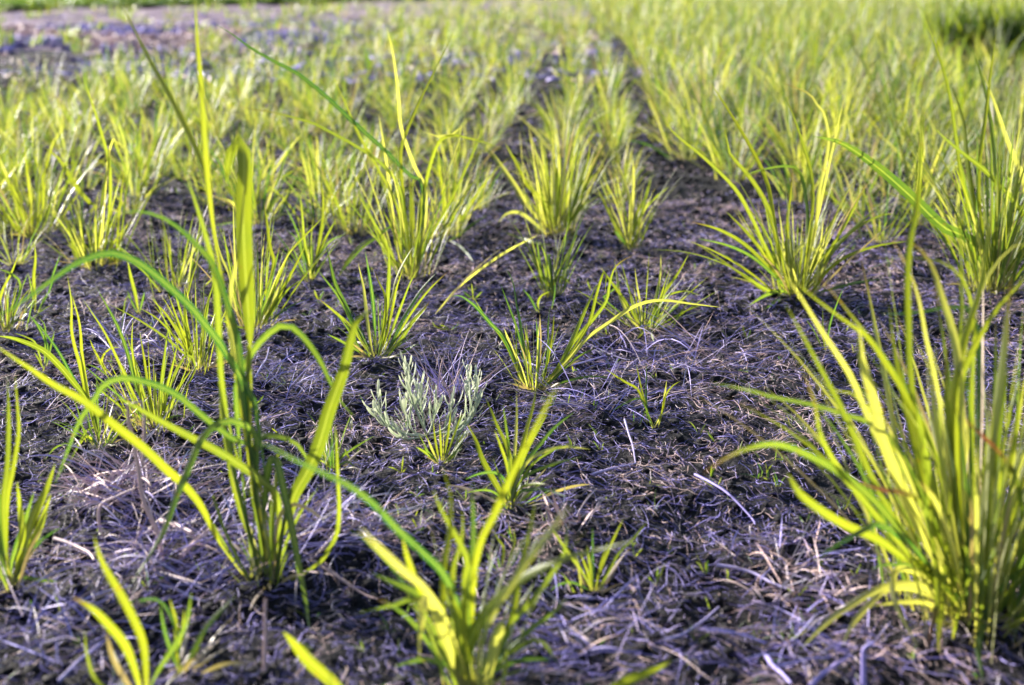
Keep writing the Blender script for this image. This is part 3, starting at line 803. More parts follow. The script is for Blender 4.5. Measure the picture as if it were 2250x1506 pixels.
    hero("grass_clump", "clump of stiff slanting blades right behind the upper stems of the tall plant", "grass clump", (560, 722), [
        (11, 0, 'y', "717,470 690,498 665,523 640,550 628,571 606,625 580,690"), (12, 0, 'y', "672,538 655,572 639,603 610,655 575,715"), (9, 0, 'gr', "617,532 605,580 590,640 570,710"),
        (14, 0, 'y', "580,448 588,500 592,541 600,590", {}), (9, 0, 'p', "460,448 470,500 478,541 490,575 504,607 519,684 535,720"), (8, 0, 'gp', "512,440 515,540 520,620 528,700"),
        (13, 0, 'y', "660,615 630,640 600,680 572,720"), (10, 0, 'p', "628,600 605,650 575,715"), (8, -.02, 'gr', "680,655 640,672 600,700"), (8, 0, 'Rd', "520,590 522,650 528,715"),
        (10, 0, 'g', "610,620 590,665 565,715"), (9, 0, 'm', "490,500 505,590 530,700"), (8, -.02, 'm', "455,690 490,705 530,720")],
         gen=dict(n=22, L=(.06, .2), lean=(0, .6), bend=(0, .5), w=(.003, .0055), tone=(.2, .95), r=.03, red=.15), basal=6)
    hero("grass_tuft", "pale slender tuft on dark soil behind the fan-shaped tuft", "grass tuft", (683, 618), [
        (9, 0, 'g', "625,450 645,490 660,530 675,580"), (10, 0, 'y', "660,430 665,480 668,520 680,600"), (9, 0, 'y', "740,480 720,515 700,560 686,610"), (12, 0, 'y', "705,390 710,440 708,490 700,540 688,600"),
        (8, 0, 'g', "760,515 725,530 700,565"), (9, 0, 'g', "630,505 655,530 678,590")], gen=dict(n=16, L=(.06, .15), lean=(.0, .6), bend=(0, .5), w=(.003, .005), tone=(.1, .7), r=.015))
    hero("grass_clump", "tall loose clump left of the bare gap, with very long thin blades crossing above it", "grass clump", (905, 610), [
        (13, 0, 'y', "1000,60 980,105 955,155 925,215 910,248 895,285 880,340 890,470 905,580"), (13, 0, 'yp', "849,58 862,110 870,165 876,220 880,275 897,330 915,375 935,420 930,520", dict(base=.6)),
        (16, 0, 'g', "470,52 505,72 550,105 600,134 650,160 690,190 725,220 765,258 800,290 850,335 900,385 925,400 930,480 915,590", dict(base=.45, peak=.6)),
        (11, 0, 'mr', "528,234 560,242 600,247 650,260 690,272 725,290 780,320 840,362 880,420 900,540"), (11, 0, 'pg', "832,250 840,300 850,365 858,430 865,500 878,570"),
        (10, 0, 'y', "1068,270 1040,335 1010,400 980,460 945,520 910,600"), (10, 0, 'y', "730,165 760,230 790,300 830,370 870,450 895,560"), (12, 0, 'y', "785,420 810,470 840,520 870,580 900,610"),
        (10, 0, 'ymr', "900,395 905,450 905,520 905,590"), (11, 0, 'g', "740,610 790,550 830,520 870,500", dict()), (9, 0, 'p', "930,290 960,300 990,298 1010,300", {}),
        (13, 0, 'y', "1100,325 1060,312 1020,302 990,298 960,320 930,430 915,570"), (10, 0, 'y', "840,460 870,520 890,570 905,605"), (10, 0, 'y', "955,470 935,520 915,590"), (9, 0, 'gp', "800,500 840,540 875,590")],
         gen=dict(n=34, L=(.1, .26), lean=(0, .5), bend=(0, .5), w=(.003, .0055), tone=(.3, .95), r=.04, pale=.2))
    hero("grass_clump", "leafy clump at the near corner of the bare gap left of the middle row", "grass clump", (985, 520), [
        (12, 0, 'g', "1075,470 1040,492 1010,515 985,530"), (11, 0, 'y', "1040,380 1020,430 1000,480 988,515"), (12, 0, 'y', "960,355 972,410 980,470 985,515"), (9, -.03, 'g', "1040,575 1015,545 990,530"),
        (10, 0, 'y', "1000,395 995,450 988,510")], gen=dict(n=40, L=(.08, .22), lean=(0, .55), bend=(0, .5), w=(.003, .0055), tone=(.3, 1), r=.04, pale=.15))
    hero("fallen_blade", "two long bleached blades lying on soil left of the middle row, brown at one end", "grass blade", (950, 696), [
        (10, .30, 'mp', "1182,517 1120,549 1065,585 1010,629 980,662 952,696", dict(base=.3, peak=.6)), (7, .2, 'pd', "1110,540 1070,570 1030,605 1000,640 975,672 952,696", dict(base=.3))])
    hero("grass_tuft", "dense low tuft cut by the left edge, under the tip of the arching blade", "grass tuft", (12, 728), [
        (10, 0, 'y', "42,556 25,600 5,640 -5,690"), (8, 0, 'g', "62,600 45,640 25,690"), (9, 0, 'g', "-10,590 20,600 45,630", {}), (8, -.02, 'g', "60,705 35,705 15,722")],
         gen=dict(n=30, L=(.04, .11), lean=(0, .7), bend=(0, .6), w=(.0025, .0045), tone=(.3, .8), r=.03))
    hero("grass_tuft", "yellow tuft with crowded short blades just above the crest of the arching blade", "grass tuft", (215, 590), [
        (13, 0, 'y', "238,345 232,390 225,430", {}), (12, 0, 'y', "180,165 205,235 225,300 240,360 242,440 230,560"), (9, 0, 'p', "290,340 265,320 240,330", {})],
         gen=dict(n=46, L=(.06, .2), lean=(0, .55), bend=(0, .5), w=(.003, .0065), tone=(.6, 1), r=.05, pale=.12, red=.15), basal=5)
    hero("grass_clump", "broad yellow clump at the left edge, behind the tuft over the arching crest", "grass clump", (75, 520), [
        (14, 0, 'y', "8,380 30,420 50,460 65,500"), (14, 0, 'y', "-5,445 20,480 45,510"), (15, 0, 'y', "98,325 130,350 160,400 190,440 205,460", {}), (12, 0, 'y', "70,330 85,370 95,410 90,480"), (9, 0, 'p', "62,380 66,440 70,510")],
         gen=dict(n=54, L=(.08, .24), lean=(0, .6), bend=(0, .5), w=(.0035, .007), tone=(.55, 1), r=.055, pale=.12, red=.1), basal=5)
    hero("grass_tuft", "loose young tuft on dark soil beneath the arch of the tall plant's upper leaves", "grass tuft", (385, 640), [],
         gen=dict(n=26, L=(.06, .17), lean=(0, .7), bend=(0, .5), w=(.003, .0055), tone=(.3, .9), r=.04, pale=.15))
    hero("grass_tuft", "reddish-footed yellow tuft at the edge of the dark soil, behind the loose long-bladed clump", "grass tuft", (785, 518), [],
         gen=dict(n=44, L=(.08, .22), lean=(0, .4), bend=(0, .4), w=(.003, .006), tone=(.6, 1), r=.05, red=.15), basal=14)
    hero("grass_tuft", "single curved wiry blade lying in front of the reddish-footed tuft", "grass blade", (745, 608), [
        (10, .12, 'y', "820,520 790,540 765,570 745,606", dict(base=.6))])

    # --- seedlings
    sd = "grass seedlings on the straw"
    hero("grass_seedling", "three-bladed seedling standing on straw right of the sharp spreading tuft", "seedling", (1430, 940), [
        (9, 0, 'y', "1332,812 1355,828 1378,842 1401,856 1416,890"), (8, 0, 'g', "1421,798 1420,840 1420,890 1428,935"), (6, 0, 'y', "1398,800 1408,850 1418,890"),
        (7, -.02, 'g', "1344,904 1370,888 1394,877 1412,882"), (6, -.02, 'g', "1404,938 1412,918 1420,905"), (8, 0, 'ym', "1495,838 1478,848 1462,870 1456,900 1446,940"), (7, 0, 'yp', "1465,835 1460,870 1455,905"),
        (6, -.01, 'R', "1476,898 1465,906 1452,915"), (6, 0, 'g', "1392,900 1393,930 1400,945")], group=sd)
    hero("grass_seedling", "green seedling leaning beside the shaded foot of the round clump", "seedling", (1812, 778), [
        (8, 0, 'g', "1853,633 1838,670 1824,712 1814,770"), (7, 0, 'm', "1808,672 1808,720 1812,770"), (5, 0, 'g', "1770,700 1790,730 1808,770")], group=sd)
    hero("grass_seedling", "curly-leaved seedling on dark soil at the left, under the arching blade", "seedling", (98, 815), [
        (9, 0, 'g', "62,690 80,712 95,740 105,770", {}), (8, 0, 'g', "85,698 98,715 100,750 98,800"), (8, 0, 'g', "120,728 112,760 102,805"), (7, -.01, 'm', "32,732 60,742 78,755 92,800"), (7, 0, 'm', "75,775 85,790 96,812")], group=sd)
    hero("grass_seedling", "thin green seedling on dark soil near the left edge tuft", "seedling", (80, 690), [
        (12, 0, 'y', "76,534 78,570 74,610 77,660"), (8, 0, 'g', "132,560 118,600 108,640", {}), (6, 0, 'g', "62,600 70,640 78,685"), (6, 0, 'g', "105,640 95,660 84,686")], group=sd)
    hero("grass_seedling", "upright seedling with a broad yellow blade between two arching blades", "seedling", (305, 690), [
        (13, 0, 'y', "280,572 288,610 298,650 304,685"), (8, 0, 'g', "318,640 312,665 306,688"), (7, 0, 'g', "280,640 290,665 302,688"), (5, 0, 'm', "268,730 270,700 280,650", {})], group=sd)
    hero("grass_seedling", "twisted yellow-green seedling lying against the straw mound", "seedling", (240, 830), [
        (9, -.01, 'y', "197,745 205,765 218,790 235,822"), (8, 0, 'y', "265,765 245,765 228,780 225,800"), (6, 0, 'g', "190,800 215,810 238,828")], group=sd)
    hero("grass_seedling", "forked pale-green seedling between the sharp spreading tuft and the middle row", "seedling", (1190, 690), [
        (9, 0, 'g', "1148,635 1165,655 1180,685"), (8, 0, 'ym', "1210,640 1190,650 1182,665 1184,690"), (6, 0, 'g', "1220,620 1218,650 1212,680")], group=sd)
    hero("grass_seedling", "two yellow-and-green shoots in front of the young broad-bladed plant", "seedling", (1100, 1262), [
        (10, 0, 'y', "1086,1168 1096,1188 1106,1205 1102,1255"), (8, 0, 'y', "1128,1164 1131,1190 1122,1220 1112,1255"), (7, 0, 'g', "1148,1200 1135,1225 1118,1255"), (6, 0, 'g', "1068,1215 1080,1238 1096,1258"),
        (7, 0, 'g', "1093,1220 1098,1250"), (5, 0, 'g', "1090,1300 1092,1275 1098,1260")], group=sd)
    hero("grass_seedling", "tiny bright seedling in front of the silver plant", "seedling", (882, 1040), [
        (6, 0, 'y', "886,1002 884,1020 882,1038"), (5, -.005, 'y', "852,1026 866,1030 880,1039"), (5, -.005, 'y', "893,1028 888,1034 883,1040")], group=sd)
    hero("grass_seedling", "tiny grey-green seedling on matted straw left of the young broad-bladed plant", "seedling", (917, 1092), [
        (5, 0, 'g', "917,1065 917,1078 916,1090"), (5, 0, 'g', "934,1085 925,1087 918,1092"), (5, 0, 'g', "898,1080 908,1085 916,1092")], group=sd)
    for bx, by, lb, ln in (
        (1749, 1314, "tiny V-shaped seedling on straw left of the biggest clump", ["1727,1290 1738,1300 1748,1312", "1787,1276 1770,1292 1752,1312"]),
        (1765, 1388, "two-bladed seedling in front of the tiny V-shaped one", ["1756,1336 1762,1360 1765,1386", "1795,1348 1782,1365 1767,1386", "1743,1360 1740,1385 1736,1404"]),
        (1826, 1290, "one slanting sprout left of the biggest clump's foot", ["1842,1258 1835,1272 1827,1288"]),
        (1878, 1266, "thin green sprout under the leaning blades of the biggest clump", ["1892,1238 1886,1250 1879,1264", "1866,1250 1872,1258 1877,1266"]),
        (1770, 1148, "hair-thin green sprouts in bare straw beside the biggest clump", ["1757,1134 1760,1142 1766,1148", "1780,1126 1776,1138 1771,1148"]),
        (1852, 1120, "pale upright sprout beneath the crimson leaf", ["1838,1096 1842,1110 1848,1120", "1872,1082 1866,1100 1856,1120", "1855,1105 1854,1112 1852,1120"]),
        (1597, 1272, "rounded green sprout lying among straw at the lower right", ["1597,1250 1599,1262 1597,1272", "1612,1280 1606,1276 1598,1272"]),
        (1440, 1285, "fine green sprout right of the short stiff tuft", ["1462,1235 1452,1260 1441,1284", "1420,1262 1430,1275 1440,1285", "1445,1245 1444,1265 1441,1285"]),
        (1140, 1345, "thin sprout by the nearest plant", ["1170,1290 1160,1315 1142,1343"]),
        (1395, 1225, "two-bladed yellow sprout beyond the short stiff tuft", ["1388,1182 1391,1205 1394,1224", "1412,1205 1403,1214 1396,1224"]),
        (1640, 745, "short bright sprout on the crumbly soil in front of the round clump", ["1632,716 1635,730 1640,744", "1650,722 1646,735 1641,745"]),
        (990, 725, "small leaf rosette beside the dead grass fan", ["965,714 978,718 988,725", "948,705 960,720 985,725", "1010,712 1000,718 991,725"]),
        (770, 1010, "little forked sprout near the narrow green tuft", ["757,985 762,998 769,1009", "790,985 782,998 771,1009"]),
        (700, 660, "green sprout in the dark soil left of the fan-shaped tuft", ["690,636 694,648 699,659", "712,640 706,650 701,659"]),
        (1040, 660, "yellow sprout on the soil behind the fallen blades", ["1036,622 1038,640 1040,658", "1060,640 1050,650 1041,659", "1015,638 1026,648 1039,659"]),
        (1300, 640, "short curved sprout under the vase-shaped tuft", ["1290,612 1293,626 1299,639", "1318,620 1310,630 1301,639"]),
        (560, 890, "low green sprout among the stems of the tall plant", ["545,862 550,876 559,889", "580,868 571,880 561,889"]),
    ):
        hero("grass_sprout", lb, "sprout", (bx, by), [(6 + R.uniform(-1, 2), 0, R.choice(['y', 'm', 'g']), s, dict(base=.6)) for s in ln])
    # --- far, blurred blades of the dark clump and beyond


# ------------------------------------------------------------------ silver plant
def build_silver():
    base_px = (937, 966)
    b0 = ground_at(*base_px); b0[2] = 0
    Y0 = b0[1]
    root = empty("silver_plant", tuple(b0))
    tag(root, "low silvery woolly-leaved plant with pale flower buds on two upright shoots", "silver plant")
    S = [  # lean, stem px, leaves, flowering, "tip ... base"
        (.00, 5, 16, True, "893,798 899,840 903,866 912,896 922,918 935,950"),
        (.01, 5, 15, True, "1044,826 1047,853 1048,880 1044,902 1030,928 1005,948 950,962"),
        (.03, 4, 10, True, "1027,806 1028,840 1034,880 1030,915 1000,945 945,962"),
        (-.02, 4, 10, False, "815,898 825,912 838,926 862,944 900,956 935,966"),
        (.00, 4, 9, False, "829,862 834,899 845,932 875,950 932,964"),
        (.01, 4, 10, False, "892,880 892,905 896,930 910,950 935,966"),
        (.03, 4, 9, False, "922,842 925,880 930,915 935,955"),
        (-.01, 4, 9, False, "992,884 990,915 980,940 945,964"),
        (.02, 4, 8, False, "962,880 955,915 945,945 938,964"),
        (-.04, 4, 6, False, "878,962 895,965 930,968"),
        (-.04, 4, 7, False, "1010,965 985,968 945,968"),
    ]
    dpx = (Y0 * cp + CAM_H * sp) / FPX
    for lean, wpx, nl, flower, s in S:
        P = traced(base_px, (wpx, lean, 'g', s), Y0, b0)
        P[:, 2] = np.maximum(P[:, 2], .006)
        g = Geo()
        tube(g, P, wpx * dpx * .6, wpx * dpx * .4, n=14, k=6, tone=.9, pale=.55)
        shoot = g.build("shoot", M_SILVER, root, b0)
        Cc = spline(P, 40)
        for i in range(int(nl * 1.35)):
            f = .22 + .77 * (i + .5) / int(nl * 1.35)
            k = int(f * 39)
            Tn = norm(Cc[min(k + 1, 39)] - Cc[k - 1])
            az = i * 2.4 + R.uniform(-.4, .4)
            L = R.uniform(.0095, .017) * (1.05 if f < .8 else .8)
            d = np.array([math.cos(az), math.sin(az), .15])
            d = norm(d - Tn * (d @ Tn))
            q0 = Cc[k]
            up = np.array([0, 0, 1.0])
            Q = np.array([q0, q0 + (d * .45 + Tn * .5 + up * .3) * L * .35, q0 + (d * .75 + Tn * .75 + up * .55) * L * .75, q0 + (d * .80 + Tn * .95 + up * .85) * L])
            Q[:, 2] = np.maximum(Q[:, 2], .004)
            g = Geo()
            blade(g, Q, R.uniform(.0022, .0036), n=9, side=np.cross(d, Tn), fold=.22, base=.55, peak=.6, blunt=2.6, roll=R.uniform(-.4, .4),
                  tone=R.uniform(.0, 1), pale=R.uniform(.0, .5) + .8 * f ** 3)
            g.build("leaf", M_SILVER, shoot, b0)
        if flower:
            g = Geo()
            for i in range(26):
                f = i / 26
                c = Cc[int(39 - 11 * f)] + np.array([R.uniform(-1, 1), R.uniform(-1, 1), R.uniform(-.3, .8)]) * (.0012 + .0022 * f)
                r = R.uniform(.0011, .0018)
                dz = np.array([R.uniform(-.5, .5), R.uniform(-.5, .5), 1.0])
                th = np.linspace(0, math.pi, 6)
                ring = np.linspace(0, 2 * math.pi, 7)[:-1]
                V = [c + np.array([r * math.sin(a) * math.cos(b), r * math.sin(a) * math.sin(b), 0]) - norm(dz) * r * 1.5 * math.cos(a) for a in th for b in ring]
                q = [[a * 6 + b, a * 6 + (b + 1) % 6, (a + 1) * 6 + (b + 1) % 6, (a + 1) * 6 + b] for a in range(5) for b in range(6)]
                g.add(V, q, tone=1.0, pale=R.uniform(.7, 1), t=.5, u=.6)
            g.build("flower_buds", M_SILVER, shoot, b0)


# ------------------------------------------------------------------ dead grass
def strands(n, cx, cy, L, wd, hd, lift, tone, curl=1.2, k=6, sink=.3, pitch=.2):
    """n bent straw strands as three-sided tubes; every argument an array or a number; returns verts, quads, tone per vertex"""
    L = np.broadcast_to(L, n); wd = np.broadcast_to(wd, n); lift = np.broadcast_to(lift, n)
    s = np.linspace(-.5, .5, k)[None, :]
    kap = NR.normal(0, curl, n)[:, None]
    kap2 = NR.normal(0, curl * 1.2, n)[:, None]
    th = hd[:, None] + kap * s + kap2 * s * s * 2
    step = L[:, None] / (k - 1)
    dx = np.cos(th) * step; dy = np.sin(th) * step
    X = cx[:, None] + np.cumsum(dx, 1) - dx.sum(1, keepdims=True) / 2
    Y = cy[:, None] + np.cumsum(dy, 1) - dy.sum(1, keepdims=True) / 2
    pit = NR.normal(0, pitch, n)[:, None]
    Z = height(X, Y) + lift[:, None] + pit * s * L[:, None] + NR.normal(0, .12, n)[:, None] * (s * s - .1) * L[:, None] * 2 - sink * wd[:, None]
    Pc = np.stack([X, Y, Z], -1)
    T = norm(np.gradient(Pc, axis=1))
    A = norm(np.cross(T, np.array([0, 0, 1.0])))
    B = np.cross(A, T)
    tw = NR.uniform(0, 6.28, n)[:, None]
    taper = (1 - .75 * np.abs(s * 2) ** 3) * wd[:, None] * .5
    V = []
    for j in range(3):
        a = tw + j * 2.0944
        fl = 1.25 if j == 0 else .8
        V.append(Pc + (A * np.cos(a)[..., None] + B * np.sin(a)[..., None]) * (taper * fl)[..., None])
    V = np.stack(V, 2)                                     # n, k, 3, xyz
    base = (np.arange(n) * k * 3)[:, None, None]
    i = np.arange(k - 1)[None, :, None] * 3
    j = np.arange(3)[None, None, :]
    q = np.stack([base + i + j, base + i + (j + 1) % 3, base + i + 3 + (j + 1) % 3, base + i + 3 + j], -1)
    return V.reshape(-1, 3), q.reshape(-1, 4), np.repeat(np.broadcast_to(tone, n), k * 3)


def straw_tone(n, warm=.25):
    """mixture: dark, grey-lilac tinted like skylit shade, tan, bleached"""
    u = NR.rand(n)
    v = np.where(u < .38, NR.uniform(.0, .28, n), np.where(u < .86 - warm * .4, NR.uniform(.33, .72, n), NR.uniform(.70, 1.0, n)))
    return v


def build_litter():
    Vs, Qs, Ts = [], [], []
    off = 0

    def put(v, q, t):
        nonlocal off
        Vs.append(v); Qs.append(q + off); Ts.append(t); off += len(v)

    def scatter(n, y0, y1, power, Lr, wr, liftmax, thr=.0, curl=1.3, warm=.25, margin=.75, pitch=.25):
        u = NR.rand(n * 3)
        y = (y0 ** power + u * (y1 ** power - y0 ** power)) ** (1 / power)
        x = NR.uniform(-1, 1, n * 3) * (.37 * y + margin)
        m = .5 * vnoise(x / .16 + 31, y / .16, 11) + .3 * vnoise(x / .05, y / .05, 12) + .2 * vnoise(x / .4, y / .4, 13)
        keep = np.where(m > thr)[0][:n]
        x, y, m = x[keep], y[keep], m[keep]
        n = len(x)
        flow = (vnoise(x / .12, y / .12, 14) - .5) * 5.5
        hd = np.where(NR.rand(n) < .6, flow + NR.normal(0, .5, n), NR.uniform(0, 6.28, n))
        sun_patch = vnoise(x / .16 + 7, y / .16, 15)  # noise patches of tan strands, painted in for sunlit spots
        L = NR.uniform(*Lr, n) * NR.uniform(.5, 1.2, n)
        wd = NR.uniform(*wr, n)
        put(*strands(n, x, y, L, wd, hd, NR.rand(n) ** 2 * liftmax, np.where((sun_patch > .66) & (NR.rand(n) < .5), NR.uniform(.72, .95, n), straw_tone(n, warm)), curl=curl, pitch=pitch))

    scatter(160000, .85, 3.3, 1.2, (.010, .032), (.0004, .0010), .007, thr=.16, curl=1.2)
    scatter(16000, .85, 2.4, 1.2, (.02, .055), (.0005, .0012), .009, thr=.34, curl=.9)
    scatter(2600, .85, 3.0, 1.1, (.035, .08), (.0007, .0014), .010, thr=.40, curl=1.0)
    scatter(52000, 2.4, 6.5, 1.0, (.008, .024), (.0009, .0024), .006, thr=.30, warm=.7, margin=.8)  # more tan strands here, coloured to stand in for sunlit flecks
    scatter(12000, 4.0, 11.0, .8, (.015, .045), (.002, .0055), .012, thr=.36, warm=.5, margin=.9)
    me = fast_mesh("straw_litter", np.concatenate(Vs), np.concatenate(Qs), {"tone": np.concatenate(Ts), "pale": np.zeros(off)}, M_STRAW)
    o = bpy.data.objects.new("straw_litter", me)
    COL.objects.link(o)
    tag(o, "thin grey and tan dead straw matted all over the dark soil", "straw litter", None, "stuff")


def build_sprouts():
    g = Geo()
    for i in range(520):
        y = 1.0 + 2.4 * R.random() ** 1.3
        x = R.uniform(-1, 1) * (.37 * y + .2)
        z = float(height(x, y))
        for j in range(R.choice((1, 2, 2, 3, 4))):
            az = R.uniform(0, 6.28)
            P = gen_leaf((x, y, z), R.uniform(.007, .022), az, R.uniform(.1, 1.2), R.uniform(0, .8), n=4, r=.002)
            blade(g, P, R.uniform(.0010, .0024), n=6, side=(-math.sin(az), math.cos(az), 0), roll=R.uniform(-1, 1), tone=R.uniform(0, 1), base=.6)
    o = g.build("tiny_sprouts", M_LEAF)
    tag(o, "tiny green weed sprouts dotted through the straw", "weed sprouts", None, "stuff")


def build_crumbs():
    """soil crumbs: small faceted lumps"""
    n = 15000
    u = NR.rand(n)
    y = (1.0 ** .9 + u * (6.5 ** .9 - 1.0 ** .9)) ** (1 / .9)
    x = NR.uniform(-1, 1, n) * (.37 * y + .35)
    r = NR.uniform(.0015, .006, n) * (1 + .15 * y)
    dirs = np.array([[1, 0, 0], [0, 1, 0], [-1, 0, 0], [0, -1, 0], [0, 0, 1], [0, 0, -1]], float)
    f4 = np.array([[0, 1, 4, 4], [1, 2, 4, 4], [2, 3, 4, 4], [3, 0, 4, 4], [1, 0, 5, 5], [2, 1, 5, 5], [3, 2, 5, 5], [0, 3, 5, 5]])
    cube = np.array([[-1, -1, -1], [1, -1, -1], [1, 1, -1], [-1, 1, -1], [-1, -1, 1], [1, -1, 1], [1, 1, 1], [-1, 1, 1]], float)
    fq = np.array([[0, 3, 2, 1], [4, 5, 6, 7], [0, 1, 5, 4], [1, 2, 6, 5], [2, 3, 7, 6], [3, 0, 4, 7]])
    V = cube[None] * NR.uniform(.35, 1.0, (n, 8, 1)) * r[:, None, None] * np.array([1, 1, .7])
    a = NR.uniform(0, 6.28, n); ca, sa = np.cos(a)[:, None], np.sin(a)[:, None]
    V = np.stack([V[..., 0] * ca - V[..., 1] * sa, V[..., 0] * sa + V[..., 1] * ca, V[..., 2]], -1)
    V = V + np.stack([x, y, height(x, y) + r * .3], -1)[:, None, :]
    Q = fq[None] + (np.arange(n) * 8)[:, None, None]
    o = bpy.data.objects.new("soil_crumbs", fast_mesh("soil_crumbs", V.reshape(-1, 3), Q.reshape(-1, 4), None, M_SOIL))
    COL.objects.link(o)
    tag(o, "dark crumbs of soil strewn between the straw", "soil crumbs", None, "stuff")


def dead_clump(name, label, base_px, n, rad, L, wd, fan=None, tone=(.45, .9), h=.02):
    """heap or fan of dead strands, one mesh"""
    b0 = ground_at(*base_px); b0[2] = 0
    g = Geo()
    for i in range(n):
        az = R.uniform(0, 2 * math.pi)
        rr = rad * math.sqrt(R.random())
        b = b0 + np.array([math.cos(az) * rr, math.sin(az) * rr * .8, R.uniform(0, h)])
        if fan:
            P = gen_leaf(b, R.uniform(*L), R.uniform(0, 6.28), R.uniform(*fan), R.uniform(-.2, .9), r=.004)
        else:
            P = gen_leaf(b, R.uniform(*L), R.uniform(0, 6.28), R.uniform(.7, 1.5), R.uniform(-.3, 1.6), r=.004)
        P[:, 2] = np.maximum(P[:, 2], .004)
        w_ = R.uniform(*wd) * .62
        blade(g, P, w_, n=9, side=(-math.sin(az), math.cos(az), .2), roll=R.uniform(-1.5, 1.5), twist=R.uniform(-3, 3), fold=.25, base=.8,
              peak=.5, tone=R.uniform(*tone), pale=R.choice([0, 0, 0, .3, .6]))
    o = g.build(name, M_STRAW, None, b0)
    o.location = b0
    tag(o, label, "dead grass")
    return o


def stalk(label, wpx, s, z=.004, lean=0, tone=.62, pale=.5, cat="straw stalk", name="straw_stalk"):
    """one thick dead stalk lying on the ground or standing (lean gives metres up at the far end)"""
    P0 = pts(s)
    g0 = ground_at(*P0[0])
    P = []
    for i, (x, y) in enumerate(P0):
        if lean:
            q = at_depth(x, y, g0[1])
        else:
            q = ground_at(x, y)
            q = q + np.array([0, 0, float(height(q[0], q[1])) + z + .004])
        P.append(q)
    P = np.array(P)
    tone *= .84 if tone < .75 else 1
    g = Geo()
    depth = g0[1] * cp + CAM_H * sp
    r = wpx * depth / FPX * .5
    tube(g, P, r, r * .55, n=16, k=7, tone=tone, pale=pale)
    o = g.build(name, M_STRAW, None, P[0])
    o.location = P[0]
    tag(o, label, cat)


